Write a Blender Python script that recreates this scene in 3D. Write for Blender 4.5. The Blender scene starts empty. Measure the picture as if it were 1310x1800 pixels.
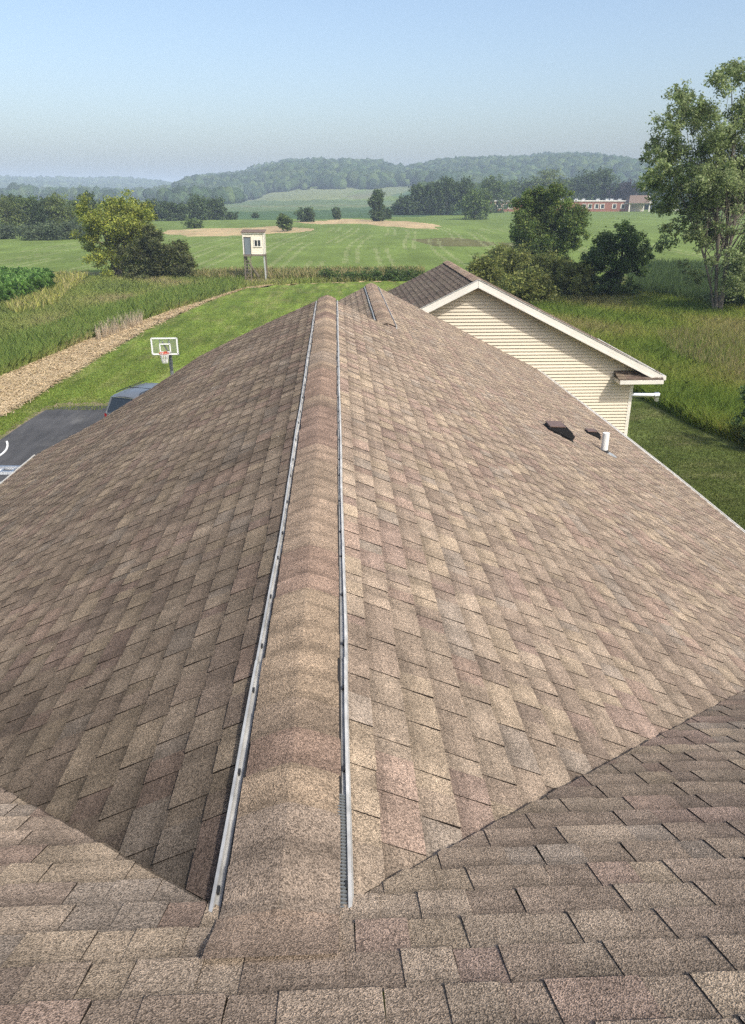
import bpy, math, random
import numpy as np
R = math.radians
C = bpy.context.scene
COL = C.collection

# ------------------------------------------------------------------ camera, light, exposure
TH, PS, FPX = R(22.6), R(2.59), 1345.0
cam = bpy.data.objects.new('camera', bpy.data.cameras.new('camera'))
COL.objects.link(cam)
cam.rotation_euler = (R(90) - TH, 0, -PS)
cam.data.sensor_fit = 'VERTICAL'
cam.data.sensor_height = 36.0
cam.data.lens = FPX / 1800 * 36
cam.data.clip_start, cam.data.clip_end = 0.05, 20000
C.camera = cam
C.view_settings.view_transform = 'Standard'
C.view_settings.look = 'None'
C.view_settings.exposure = 0.5
C.cycles.use_denoising = False
C.cycles.adaptive_threshold = .004
C.cycles.volume_bounces = 0
C.view_settings.gamma = 1.0
SUN_EL, SUN_AZ = R(45), R(36)       # azimuth: to the right of straight behind the camera
sdir = np.array([math.sin(SUN_AZ) * math.cos(SUN_EL), -math.cos(SUN_AZ) * math.cos(SUN_EL), math.sin(SUN_EL)])
w = bpy.data.worlds.new('World'); C.world = w; w.use_nodes = True
nt = w.node_tree
sky = nt.nodes.new('ShaderNodeTexSky'); sky.sky_type = 'NISHITA'; sky.sun_disc = False
sky.sun_elevation = SUN_EL
sky.sun_rotation = math.atan2(sdir[0], sdir[1])
sky.altitude = 300; sky.air_density = 1.0; sky.dust_density = 3.9; sky.ozone_density = 1.1
bg = nt.nodes['Background']; bg.inputs['Strength'].default_value = 0.15
nt.links.new(sky.outputs[0], bg.inputs['Color'])
sl = bpy.data.lights.new('sun', 'SUN'); sl.energy = 2.8; sl.angle = R(1.8); sl.color = (1, 0.955, 0.88)
so = bpy.data.objects.new('sun', sl); COL.objects.link(so)
from mathutils import Vector, Matrix
so.rotation_euler = Vector(sdir).to_track_quat('Z', 'Y').to_euler()

# pixel of the 1310x1800 photograph -> point in the world
_fw = np.array([math.sin(PS) * math.cos(TH), math.cos(PS) * math.cos(TH), -math.sin(TH)])
_rt = np.array([math.cos(PS), -math.sin(PS), 0.0]); _up = np.cross(_rt, _fw)
def ray(x, y): return _fw + _rt * (x - 655) / FPX - _up * (y - 900) / FPX
GZ = -9.3
def G(x, y, z=GZ):
    r = ray(x, y); return r * z / r[2]
def AtY(x, y, Y):
    r = ray(x, y); return r * Y / r[1]
def proj(p):
    p = np.asarray(p, float); d = p @ _fw
    return 655 + FPX * (p @ _rt) / d, 900 - FPX * (p @ _up) / d

# ------------------------------------------------------------------ mesh helpers
class MB:
    def __init__(s): s.v = []; s.f = []; s.c = []; s.np = []
    def poly(s, pts, col=(1, 1, 1)):
        n = len(s.v); s.v.extend([tuple(map(float, p)) for p in pts]); s.f.append(tuple(range(n, n + len(pts)))); s.c.append(col)
    def faces(s, pts, fs, col=(1, 1, 1)):
        n = len(s.v); s.v.extend([tuple(map(float, p)) for p in pts])
        for f in fs: s.f.append(tuple(n + i for i in f)); s.c.append(col)
    def box(s, c, d, col=(1, 1, 1), M=None, taper=1.0):
        x, y, z = [q / 2 for q in d]; t = taper
        P = np.array([(-x, -y, -z), (x, -y, -z), (x, y, -z), (-x, y, -z), (-x * t, -y * t, z), (x * t, -y * t, z), (x * t, y * t, z), (-x * t, y * t, z)])
        if M is not None: P = P @ np.asarray(M).T
        s.faces(P + np.array(c), [(3, 2, 1, 0), (4, 5, 6, 7), (0, 1, 5, 4), (1, 2, 6, 5), (2, 3, 7, 6), (3, 0, 4, 7)], col)
    def bar(s, a, b, wd, col=(1, 1, 1), ht=None, upv=(0, 0, 1)):
        a = np.array(a, float); b = np.array(b, float); d = b - a; L = np.linalg.norm(d); d = d / L
        u = np.array(upv, float)
        if abs(d @ u) > .95: u = np.array([1., 0, 0])
        x = np.cross(d, u); x /= np.linalg.norm(x); z = np.cross(x, d)
        s.box((a + b) / 2, (wd, L, ht or wd), col, np.stack([x, d, z], 1))
    def tube(s, pts, rad, n=8, col=(1, 1, 1), cap=True):
        pts = [np.array(p, float) for p in pts]
        if not hasattr(rad, '__len__'): rad = [rad] * len(pts)
        b = len(s.v); px = None
        for i, p in enumerate(pts):
            d = pts[min(i + 1, len(pts) - 1)] - pts[max(i - 1, 0)]; d = d / (np.linalg.norm(d) + 1e-9)
            if px is None:
                u = np.array([0, 0, 1.]) if abs(d[2]) < .9 else np.array([1., 0, 0]); px = np.cross(u, d)
            px = px - d * (px @ d); px /= np.linalg.norm(px); py = np.cross(d, px)
            for k in range(n):
                a = 2 * math.pi * k / n
                s.v.append(tuple(p + rad[i] * (math.cos(a) * px + math.sin(a) * py)))
        for i in range(len(pts) - 1):
            for k in range(n):
                k2 = (k + 1) % n
                s.f.append((b + i * n + k, b + i * n + k2, b + (i + 1) * n + k2, b + (i + 1) * n + k)); s.c.append(col)
        if cap:
            s.f.append(tuple(b + k for k in reversed(range(n)))); s.c.append(col)
            e = b + (len(pts) - 1) * n; s.f.append(tuple(e + k for k in range(n))); s.c.append(col)
    def loft(s, secs, col=(1, 1, 1), closed=False, caps=True):
        """secs: list of equally long cross sections (lists of points)"""
        b = len(s.v); n = len(secs[0])
        for q in secs: s.v.extend([tuple(map(float, p)) for p in q])
        for i in range(len(secs) - 1):
            for k in range(n if closed else n - 1):
                k2 = (k + 1) % n
                s.f.append((b + i * n + k, b + i * n + k2, b + (i + 1) * n + k2, b + (i + 1) * n + k)); s.c.append(col)
        if closed and caps:
            s.f.append(tuple(b + k for k in reversed(range(n)))); s.c.append(col)
            e = b + (len(secs) - 1) * n; s.f.append(tuple(e + k for k in range(n))); s.c.append(col)
    def arr(s, V, F, Cc): s.np.append((V, F, Cc))

def wloc(o):
    l = Vector((0, 0, 0))
    while o is not None: l = l + o.location; o = o.parent
    return l

def obj(name, mb, mat, parent=None, smooth=False, local=False):
    me = bpy.data.meshes.new(name)
    if mb.np:
        V = np.concatenate([a[0] for a in mb.np]); k = mb.np[0][1].shape[1]
        off = 0; Fs = []
        for a in mb.np: Fs.append(a[1] + off); off += len(a[0])
        F = np.concatenate(Fs); Cc = np.concatenate([a[2] for a in mb.np])
    else:
        V = np.array(mb.v, float).reshape(-1, 3); F = mb.f; Cc = np.array(mb.c, float)
    o = bpy.data.objects.new(name, me); COL.objects.link(o)
    if parent is not None:
        o.parent = parent
        if not local: V = V - np.array(wloc(parent))
    if mb.np:
        nf, k = F.shape
        me.vertices.add(len(V)); me.vertices.foreach_set('co', V.astype(np.float32).ravel())
        me.loops.add(nf * k); me.loops.foreach_set('vertex_index', F.astype(np.int32).ravel())
        me.polygons.add(nf); me.polygons.foreach_set('loop_start', np.arange(0, nf * k, k, dtype=np.int32))
        me.polygons.foreach_set('loop_total', np.full(nf, k, dtype=np.int32))
        me.update(calc_edges=True); me.validate()
    else:
        me.from_pydata([tuple(p) for p in V], [], F)
    if len(Cc) == len(me.polygons):
        at = me.attributes.new('Col', 'FLOAT_COLOR', 'FACE')
        at.data.foreach_set('color', np.concatenate([Cc, np.ones((len(Cc), 1))], 1).astype(np.float32).ravel())
    me.materials.append(mat)
    if smooth: me.polygons.foreach_set('use_smooth', np.ones(len(me.polygons), bool))
    return o

def thing(name, label, cat, loc=(0, 0, 0), rz=0, group=None):
    o = bpy.data.objects.new(name, None); COL.objects.link(o); o.location = loc; o.rotation_euler = (0, 0, rz)
    o.empty_display_size = .3
    return tag(o, label, cat, group)
def tag(o, label, cat, group=None):
    o['label'] = label; o['category'] = cat
    if group: o['group'] = group
    return o
def kind(o, k): o['kind'] = k; return o

# ------------------------------------------------------------------ materials
def mat(name, col=(.5, .5, .5), rough=.7, metal=0, attr=False, noise=None, bump=None, spec=.4, trans=0.0, cells=None, diff=0.0, mixc=None):
    """noise: list of (scale, low, high, detail) multiplying the colour; bump: (scale, distance); cells: (scale, low, high)"""
    m = bpy.data.materials.new(name); m.use_nodes = True; n = m.node_tree; L = n.links
    b = n.nodes['Principled BSDF']; b.inputs['Roughness'].default_value = rough; b.inputs['Metallic'].default_value = metal
    b.inputs['Specular IOR Level'].default_value = spec; b.inputs['Diffuse Roughness'].default_value = diff
    if attr:
        a = n.nodes.new('ShaderNodeAttribute'); a.attribute_name = 'Col'; out = a.outputs['Color']
    else:
        a = n.nodes.new('ShaderNodeRGB'); a.outputs[0].default_value = (*col, 1); out = a.outputs[0]
    geo = n.nodes.new('ShaderNodeNewGeometry')
    def mul(out, fac):
        x = n.nodes.new('ShaderNodeMix'); x.data_type = 'RGBA'; x.blend_type = 'MULTIPLY'; x.inputs[0].default_value = 1
        L.new(out, x.inputs[6]); L.new(fac, x.inputs[7]); return x.outputs[2]
    def rng(val, lo, hi, a=.3, b=.7):
        r = n.nodes.new('ShaderNodeMapRange'); r.inputs[1].default_value = a; r.inputs[2].default_value = b
        r.inputs[3].default_value = lo; r.inputs[4].default_value = hi; L.new(val, r.inputs[0]); return r.outputs[0]
    for (c2, sc, a_, b2, amt) in (mixc or []):
        t = n.nodes.new('ShaderNodeTexNoise'); t.inputs['Detail'].default_value = 5; t.inputs['Scale'].default_value = 1; mp = n.nodes.new('ShaderNodeMapping')
        mp.inputs['Scale'].default_value = sc if hasattr(sc, '__len__') else (sc, sc, sc); L.new(geo.outputs['Position'], mp.inputs[0]); L.new(mp.outputs[0], t.inputs['Vector'])
        x = n.nodes.new('ShaderNodeMix'); x.data_type = 'RGBA'; x.inputs[7].default_value = (*c2, 1); L.new(out, x.inputs[6]); L.new(rng(t.outputs[0], 0, amt, a_, b2), x.inputs[0]); out = x.outputs[2]
    for (sc, lo, hi, det) in (noise or []):
        t = n.nodes.new('ShaderNodeTexNoise'); t.inputs['Detail'].default_value = det
        if hasattr(sc, '__len__'):
            mp = n.nodes.new('ShaderNodeMapping'); mp.inputs['Scale'].default_value = sc; L.new(geo.outputs['Position'], mp.inputs[0])
            L.new(mp.outputs[0], t.inputs['Vector']); t.inputs['Scale'].default_value = 1
        else:
            t.inputs['Scale'].default_value = sc; L.new(geo.outputs['Position'], t.inputs['Vector'])
        out = mul(out, rng(t.outputs[0], lo, hi))
    hgt = None
    if cells:
        v = n.nodes.new('ShaderNodeTexVoronoi'); v.inputs['Scale'].default_value = cells[0]; L.new(geo.outputs['Position'], v.inputs['Vector'])
        s = n.nodes.new('ShaderNodeSeparateColor'); L.new(v.outputs['Color'], s.inputs[0])
        out = mul(out, rng(s.outputs[0], cells[1], cells[2], 0, 1)); hgt = v.outputs['Distance']
    m['o'] = 0
    L.new(out, b.inputs['Base Color'])
    if bump:
        bp = n.nodes.new('ShaderNodeBump'); bp.inputs['Distance'].default_value = bump[1]; bp.inputs['Strength'].default_value = 1
        if bump[0] == 'cells': L.new(hgt, bp.inputs['Height'])
        else:
            t = n.nodes.new('ShaderNodeTexNoise'); t.inputs['Scale'].default_value = bump[0]; t.inputs['Detail'].default_value = 4
            L.new(geo.outputs['Position'], t.inputs['Vector']); L.new(t.outputs[0], bp.inputs['Height'])
        L.new(bp.outputs[0], b.inputs['Normal'])
    if trans > 0:
        tr = n.nodes.new('ShaderNodeBsdfTranslucent'); L.new(out, tr.inputs['Color'])
        mx = n.nodes.new('ShaderNodeMixShader'); mx.inputs[0].default_value = trans
        L.new(b.outputs[0], mx.inputs[1]); L.new(tr.outputs[0], mx.inputs[2])
        L.new(mx.outputs[0], n.nodes['Material Output'].inputs['Surface'])
    del m['o']
    return m

M = {}
M['shingle'] = mat('shingle granules', attr=True, rough=.95, spec=.12, cells=(290, .40, 1.62),
                   noise=[(60, .92, 1.08, 2), (7, .80, 1.22, 3), (.8, .9, 1.1, 4)], bump=('cells', .003), diff=1.0)
# mottled darker band where the left slope runs into its valley
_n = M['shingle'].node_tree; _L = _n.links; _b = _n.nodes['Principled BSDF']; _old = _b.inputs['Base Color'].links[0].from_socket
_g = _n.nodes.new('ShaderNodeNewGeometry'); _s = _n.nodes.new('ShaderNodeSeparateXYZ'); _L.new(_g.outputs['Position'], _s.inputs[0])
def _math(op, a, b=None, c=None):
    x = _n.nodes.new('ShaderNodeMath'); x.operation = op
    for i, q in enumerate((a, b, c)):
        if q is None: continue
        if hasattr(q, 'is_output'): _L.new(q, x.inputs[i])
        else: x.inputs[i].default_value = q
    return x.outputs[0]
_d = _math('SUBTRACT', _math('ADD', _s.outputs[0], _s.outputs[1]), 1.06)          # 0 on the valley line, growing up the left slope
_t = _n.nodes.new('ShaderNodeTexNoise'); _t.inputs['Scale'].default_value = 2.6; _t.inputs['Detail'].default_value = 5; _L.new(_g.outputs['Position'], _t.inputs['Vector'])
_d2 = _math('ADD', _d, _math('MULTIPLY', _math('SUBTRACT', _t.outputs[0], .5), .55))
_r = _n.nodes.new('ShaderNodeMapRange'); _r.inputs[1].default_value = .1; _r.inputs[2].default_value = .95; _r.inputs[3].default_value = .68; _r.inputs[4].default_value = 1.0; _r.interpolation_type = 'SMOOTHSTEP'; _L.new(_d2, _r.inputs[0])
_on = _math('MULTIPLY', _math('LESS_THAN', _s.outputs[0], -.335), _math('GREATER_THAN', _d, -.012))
# left slope darker overall, in blotches and streaks that run down the slope
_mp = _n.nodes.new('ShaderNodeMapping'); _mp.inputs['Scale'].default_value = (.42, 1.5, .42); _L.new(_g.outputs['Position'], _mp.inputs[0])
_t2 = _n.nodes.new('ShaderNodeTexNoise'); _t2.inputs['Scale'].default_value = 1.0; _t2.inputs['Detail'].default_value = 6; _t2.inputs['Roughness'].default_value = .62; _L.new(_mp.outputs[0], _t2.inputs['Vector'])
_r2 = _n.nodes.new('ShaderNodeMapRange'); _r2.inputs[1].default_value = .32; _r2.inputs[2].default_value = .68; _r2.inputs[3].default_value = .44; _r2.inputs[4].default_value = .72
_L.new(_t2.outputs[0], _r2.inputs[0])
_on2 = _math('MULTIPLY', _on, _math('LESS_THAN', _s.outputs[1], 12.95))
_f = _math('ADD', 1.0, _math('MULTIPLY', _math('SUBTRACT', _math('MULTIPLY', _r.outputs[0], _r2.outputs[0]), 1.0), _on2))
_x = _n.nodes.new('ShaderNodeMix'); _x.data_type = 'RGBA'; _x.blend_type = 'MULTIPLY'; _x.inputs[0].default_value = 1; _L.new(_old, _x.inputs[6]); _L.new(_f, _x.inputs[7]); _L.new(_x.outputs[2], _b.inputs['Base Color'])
M['metal'] = mat('weathered aluminium', rough=.6, metal=0, attr=True, noise=[(14, .72, 1.15, 5), (3, .85, 1.1, 3)])
M['galv'] = mat('galvanised steel', (.62, .64, .66), .32, .9, noise=[(25, .8, 1.1, 3)])
M['black'] = mat('black plastic', (.012, .012, .013), .55)
M['tar'] = mat('roof deck felt', (.025, .022, .02), .9)
M['white'] = mat('white painted trim', (.69, .655, .58), .5, noise=[(2.2, .9, 1.03, 5), (30, .96, 1.02, 3)])
M['siding'] = mat('cream vinyl siding', (.58, .51, .39), .55, noise=[((.6, .6, 6), .93, 1.05, 3), (.5, .94, 1.04, 3)])
M['brownvent'] = mat('brown vent plastic', (.17, .11, .085), .5, noise=[(40, .8, 1.15, 3)])
M['pvc'] = mat('white pvc', (.82, .82, .78), .4, noise=[(12, .9, 1.03, 3)])
M['lead'] = mat('grey flashing', (.5, .51, .5), .5, .4, noise=[(20, .8, 1.1, 3)])
M['leaf'] = mat('leaves', attr=True, rough=.6, spec=.25, trans=.45)
M['stalk'] = mat('dry stalks', attr=True, rough=.8, spec=.2)
M['grass'] = mat('grass blades', attr=True, rough=.7, spec=.2, trans=.5)
M['bark'] = mat('bark', (.16, .135, .11), .9, noise=[((6, 6, 1.2), .6, 1.35, 4)])
M['wood'] = mat('weathered wood', (.17, .14, .11), .85, noise=[((9, 9, 1), .7, 1.2, 4)])
M['asphalt'] = mat('driveway asphalt', (.06, .058, .056), .85, mixc=[((.13, .125, .115), (.9, .35, 1), .56, .75, .7)], noise=[(.5, .75, 1.35, 5), ((3, .6, 1), .8, 1.3, 4), (40, .85, 1.15, 2)], bump=(60, .004))
M['lawn'] = mat('mown lawn', (.155, .215, .035), .9, spec=.15, mixc=[((.25, .22, .10), .45, .54, .74, .6), ((.10, .15, .025), (.9, .12, 1), .5, .62, .8), ((.24, .24, .08), (1.4, .16, 1), .52, .68, .55)], noise=[((1.6, .25, 1), .72, 1.25, 5), (.28, .8, 1.22, 4), (5, .72, 1.3, 5), (28, .7, 1.3, 3)], bump=(22, .05))
M['lawndark'] = mat('darker mown lawn', (.10, .125, .032), .9, spec=.15, mixc=[((.17, .15, .07), .5, .5, .7, .7), ((.075, .105, .022), (.2, 1.1, 1), .5, .65, .8)], noise=[((.5, 1.6, 1), .75, 1.25, 5), (.4, .8, 1.25, 4), (6, .65, 1.35, 5), (28, .7, 1.3, 3)], bump=(22, .05))  # darker green mix than the left lawn, for the right-hand lawn
M['dirt'] = mat('worn dirt edge', (.26, .20, .13), .95, mixc=[((.15, .16, .05), 1.6, .45, .6, .9)], noise=[(3, .75, 1.2, 5), (18, .8, 1.2, 4)], bump=(18, .02))
M['straw'] = mat('cut straw', (.60, .44, .26), .95, spec=.1, noise=[((2.4, 1, 1), .7, 1.2, 6), (.35, .8, 1.12, 4), (16, .6, 1.3, 5)], bump=(18, .02))
M['meadow'] = mat('rough meadow soil', (.15, .165, .05), .95, spec=.1, noise=[(.25, .7, 1.35, 5), (3, .7, 1.3, 5)], bump=(6, .1))
M['ground'] = mat('farmland', attr=True, rough=.95, spec=.1, noise=[(.012, .9, 1.1, 5), ((.22, .035, 1), .86, 1.14, 4), (.12, .86, 1.14, 5), (1.4, .8, 1.2, 4)], bump=(3, .08))
M['forest'] = mat('hill forest', attr=True, rough=.95, spec=.05, noise=[(.35, .6, 1.4, 4), (.02, .85, 1.15, 3)], bump=(.9, .8))
M['brick'] = mat('red brick', (.25, .105, .07), .9, noise=[((.6, .6, 3), .85, 1.12, 3)])
M['glass'] = mat('dark window glass', (.02, .026, .032), .08, spec=.7)
M['carpaint'] = mat('blue grey car paint', (.15, .165, .18), .28, .2, noise=[(1.5, .95, 1.05, 2)])
M['rubber'] = mat('tyre rubber', (.02, .02, .02), .8)
M['redlamp'] = mat('red lamp plastic', (.28, .012, .012), .25)
M['vanwhite'] = mat('white van paint', (.78, .78, .77), .25)
M['door'] = mat('grey blue door', (.15, .18, .195), .5, noise=[((3, 3, .6), .85, 1.1, 3)])
M['cabin'] = mat('cream painted boards', (.80, .74, .60), .6, noise=[((.8, .8, 14), .9, 1.04, 2)])
M['net'] = mat('white net cord', (.75, .73, .68), .8)
M['orange'] = mat('orange rim paint', (.50, .07, .03), .45)
M['polegrey'] = mat('grey pole paint', (.16, .17, .17), .5)
M['blacktrim'] = mat('black trim', (.02, .02, .022), .5)
M['carA'] = mat('silver car paint', (.45, .46, .47), .3, .3)
M['roofbrown'] = mat('brown roof shingles', (.17, .12, .09), .9, noise=[((2, 2, 8), .8, 1.15, 3)])

# acrylic for the backboard
ac = bpy.data.materials.new('clear acrylic'); ac.use_nodes = True
_n = ac.node_tree; _b = _n.nodes['Principled BSDF']; _b.inputs['Roughness'].default_value = .05; _b.inputs['Base Color'].default_value = (.9, .93, .93, 1)
_t = _n.nodes.new('ShaderNodeBsdfTransparent'); _m = _n.nodes.new('ShaderNodeMixShader'); _m.inputs[0].default_value = .05
_n.links.new(_t.outputs[0], _m.inputs[1]); _n.links.new(_b.outputs[0], _m.inputs[2]); _n.links.new(_m.outputs[0], _n.nodes['Material Output'].inputs['Surface'])
M['acrylic'] = ac

# ------------------------------------------------------------------ terrain
rs = np.random.default_rng(7)
def bearing(x, y): r = ray(x, y); return math.atan2(r[0], r[1])
def elev(x, y): r = ray(x, y); return r[2] / math.hypot(r[0], r[1])
SKY = [(-200, 316), (0, 316), (60, 317), (100, 319), (150, 322), (200, 320), (250, 321), (300, 326), (316, 322), (330, 317), (370, 313), (420, 311), (450, 303), (470, 297), (500, 291), (530, 289), (560, 287),
       (620, 289), (660, 293), (690, 300), (710, 305), (725, 301), (740, 298), (780, 292), (820, 287), (860, 284), (920, 282), (960, 278), (1000, 276), (1050, 277),
       (1100, 285), (1140, 293), (1180, 301), (1240, 312), (1310, 320), (1500, 322)]
_bx = np.array([bearing(x, 320) for x, y in SKY]); _be = np.array([elev(x, y) for x, y in SKY])
BASEL = [(-200, 356), (300, 358), (390, 358), (440, 352), (480, 340), (530, 334), (600, 333), (700, 331), (730, 328), (800, 335), (900, 345), (1500, 345)]
_cx = np.array([bearing(x, 340) for x, y in BASEL]); _ce = np.array([elev(x, y) for x, y in BASEL])
_nx = np.array([bearing(x, 320) for x in (-200, 285, 330, 1500)]); _nw = np.array([0, 0, 1, 1])
def sstep(a, b, x): t = np.clip((x - a) / (b - a), 0, 1); return t * t * (3 - 2 * t)
R1, R2, R3 = 1150.0, 1800.0, 3000.0
def terrain(x, y):
    x = np.asarray(x, float); y = np.asarray(y, float); r = np.hypot(x, y); b = np.arctan2(x, y)
    nearw = np.interp(b, _nx, _nw)
    zb = np.interp(b, _cx, _ce) * R1; zb = np.maximum(zb, GZ)
    top = np.interp(b, _bx, _be)
    zn = top * R2 - 11; zf = top * R3 - 11
    t1 = sstep(480, R1 * 1.15, r) * .9 + .1 * np.clip((r - 480) / (R1 - 480), 0, 1)
    z = GZ + (zb - GZ) * np.clip(t1 * 1.02, 0, 1)
    zhill = zb + (zn - zb) * np.sin(np.clip((r - R1) / (R2 - R1), 0, 1) * math.pi / 2)
    z = np.where(r > R1, nearw * zhill + (1 - nearw) * zb, z)
    fall = sstep(R2, R2 + 600, r)
    z = np.where(r > R2, z * (1 - fall) + fall * zb, z)
    far = zb + (zf - zb) * np.sin(np.clip((r - 2300) / (R3 - 2300), 0, 1) * math.pi / 2)
    z = np.where(r > 2300, np.maximum(z, (1 - nearw) * far + nearw * zb), z)
    z = np.where(r > R3, z - (r - R3) * .02, z)
    front = np.abs(b) < R(62)
    return np.where(front, z, GZ)

def inpoly(px, py, poly):
    c = np.zeros(px.shape, bool); n = len(poly)
    for i in range(n):
        x1, y1 = poly[i]; x2, y2 = poly[(i + 1) % n]
        if y1 == y2: continue
        m = ((y1 > py) != (y2 > py)) & (px < (x2 - x1) * (py - y1) / (y2 - y1) + x1); c ^= m
    return c

FIELDS = [  # far fields, as outlines seen in the photograph, laid on the terrain
    ([(-300, 420), (-300, 340), (1600, 340), (1600, 384), (1000, 384), (700, 388), (300, 392), (0, 418)], (.145, .20, .05)),
    ([(380, 386), (392, 372), (560, 370), (690, 360), (870, 362), (870, 373), (800, 378), (560, 386)], (.07, .12, .05)),
    ([(380, 372), (400, 354), (450, 350), (640, 352), (720, 354), (700, 361), (560, 369)], (.12, .165, .075)),
    ([(400, 355), (450, 348), (480, 336), (560, 330), (640, 329), (610, 343), (600, 351), (440, 353)], (.19, .215, .10)),
    ([(600, 351), (612, 342), (650, 332), (735, 322), (735, 333), (690, 344), (660, 350)], (.17, .20, .095)),
    ([(600, 345), (640, 341), (665, 336), (680, 339), (650, 345), (640, 351)], (.17, .18, .10)),
    ([(690, 344), (740, 331), (760, 340), (720, 354)], (.085, .14, .06)),
    ([(286, 409), (300, 403), (400, 401), (480, 398), (548, 402), (540, 408), (470, 412), (330, 416)], (.44, .33, .18)),
    ([(510, 391), (600, 386), (660, 386), (770, 393), (768, 403), (720, 401), (650, 394), (560, 394)], (.44, .33, .18)),
    ([(380, 362), (1000, 358), (1000, 360), (380, 364)], (.16, .18, .09)),
    ([(160, 425), (240, 421), (240, 423), (160, 427)], (.28, .23, .12)),
    ([(0, 345), (70, 341), (70, 344), (0, 348)], (.2, .22, .14)),
    ([(720, 420), (800, 418), (870, 425), (860, 434), (760, 432)], (.13, .125, .05)),
    ([(880, 425), (1000, 430), (980, 436), (880, 433)], (.13, .13, .05)),
    ([(0, 490), (-300, 520), (-300, 478), (430, 478), (450, 484), (160, 487)], (.2, .19, .07)),
]
def build_ground():
    az = np.concatenate([np.arange(-180, -42, 3.0), np.arange(-42, 42, .16), np.arange(42, 180, 3.0)])
    rr = np.concatenate([[2.0], np.geomspace(6, 90, 40), np.geomspace(92, 1300, 230), np.geomspace(1320, 6000, 50)])
    A, Q = np.meshgrid(R(1) * az, rr)
    X = Q * np.sin(A); Y = Q * np.cos(A); Z = terrain(X, Y)
    nr, na = X.shape
    V = np.stack([X, Y, Z], -1).reshape(-1, 3)
    i = np.arange(nr - 1)[:, None] * na; j = np.arange(na)[None, :]; j2 = (j + 1) % na
    F = np.stack([i + j, i + j2, i + na + j2, i + na + j], -1).reshape(-1, 4)
    c = V[F].mean(1)
    d = c @ _fw; ok = d > 1
    px = np.where(ok, 655 + FPX * (c @ _rt) / np.where(ok, d, 1), -9999); py = np.where(ok, 900 - FPX * (c @ _up) / np.where(ok, d, 1), -9999)
    # ragged borders
    px = px + 6 * np.sin(c[:, 0] * .9 + c[:, 1] * .13); py = py + .7 * np.sin(c[:, 0] * .31) + .5 * np.sin(c[:, 0] * .083 + 2)
    col = np.tile(np.array([.15, .205, .05]), (len(c), 1))
    for pl, cc in FIELDS:
        m = inpoly(px, py, pl) & ok; col[m] = cc
    # tractor lines in the mown hay field: pale wandering strips
    rad = np.hypot(c[:, 0], c[:, 1])
    fld = (rad > 108) & (rad < 240) & (np.abs(c[:, 0] - 5) < 60)
    hw = c[:, 0] + .9 * np.sin(c[:, 1] * .05 + c[:, 0] * .02) - .07 * (c[:, 1] - 110)
    ph = np.mod(hw, 5.2); ln = fld & ((ph < .8) | ((ph > 1.9) & (ph < 2.6)))
    keep = rs.random(len(c)) < .85
    vis = np.sin(c[:, 1] * .05 + np.floor(hw / 5.2) * 2.4) > -.45
    ln &= keep & vis
    col[ln] = col[ln] * .5 + np.array([.27, .29, .13]) * .5
    dk = fld & (ph > .62) & (ph < 1.0) & keep; col[dk] *= .88
    mb = MB(); mb.arr(V, F, col)
    o = obj('ground', mb, M['ground'], smooth=True); return kind(o, 'structure')
build_ground()

def sheet(name, px, m, dz, extra=None):
    pts = [G(*p) for p in px] + [np.array(p) for p in (extra or [])]
    mb = MB(); mb.poly([(p[0], p[1], GZ + dz) for p in pts]); o = obj(name, mb, m)
    if o.data.polygons[0].normal.z < 0: o.data.flip_normals()
    return kind(o, 'structure')

def ragged(pts, amp, step, rng):
    out = []
    for a, b in zip(pts[:-1], pts[1:]):
        a = np.array(a, float); b = np.array(b, float); n = max(1, int(np.linalg.norm(b - a) / step))
        for k in range(n): out.append(a + (b - a) * k / n + rng.normal(0, amp, 2) * (0 if k == 0 else 1))
    out.append(np.array(pts[-1], float)); return [tuple(p) for p in out]
LAWN_EDGE = [(-300, 840), (-60, 757), (0, 732), (60, 698), (130, 654), (200, 612), (260, 578), (330, 546), (390, 520), (430, 507), (480, 501), (560, 498), (650, 496), (740, 494)]
MEADOW_EDGE = [(-300, 770), (0, 668), (60, 640), (110, 622), (150, 603), (190, 586), (240, 570), (300, 549), (360, 531), (400, 518), (430, 508), (480, 502), (560, 498), (740, 494)]
rg = np.random.default_rng(3)
le = ragged(LAWN_EDGE, 1.2, 9, rg)
sheet('meadow', [(-600, 640), (-300, 545), (0, 500), (160, 488), (430, 481), (745, 478), (745, 496)] + MEADOW_EDGE[::-1], M['meadow'], .004)
sheet('path', ragged(MEADOW_EDGE, 2, 8, rg) + LAWN_EDGE[::-1], M['straw'], .012)
sheet('lawn', le + [(800, 494)], M['lawn'], .02, [(9, 14, 0), (9, -14, 0), (-40, -14, 0)])
RL = [(1000, 585), (1060, 640), (1110, 694), (1165, 722), (1230, 760), (1290, 789), (1400, 830)]
sheet('lawn', ragged(RL, 1.5, 9, rg) + [], M['lawndark'], .024, [(30, 20, 0), (30, -14, 0), (5.2, -14, 0), (5.2, 30, 0)])
sheet('marsh', [(820, 520), (900, 500), (1310, 470), (1700, 470), (1700, 900)] + RL[::-1], M['meadow'], .008)
sheet('verge', ragged([(-220, 862), (0, 767), (38, 740), (76, 717), (100, 710), (150, 708.5), (218, 709)], 1.3, 8, rg), M['dirt'], .028, [(-5.4, 34.9, 0), (-5.4, 8, 0), (-18, 8, 0), (-18, 20, 0)])
sheet('driveway', [(-220, 870), (0, 775), (40, 747), (80, 722), (105, 716), (150, 714.5), (215, 714)], M['asphalt'], .032, [(-5.6, 34.4, 0), (-5.6, 8, 0), (-18, 8, 0), (-18, 20, 0)])

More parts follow.
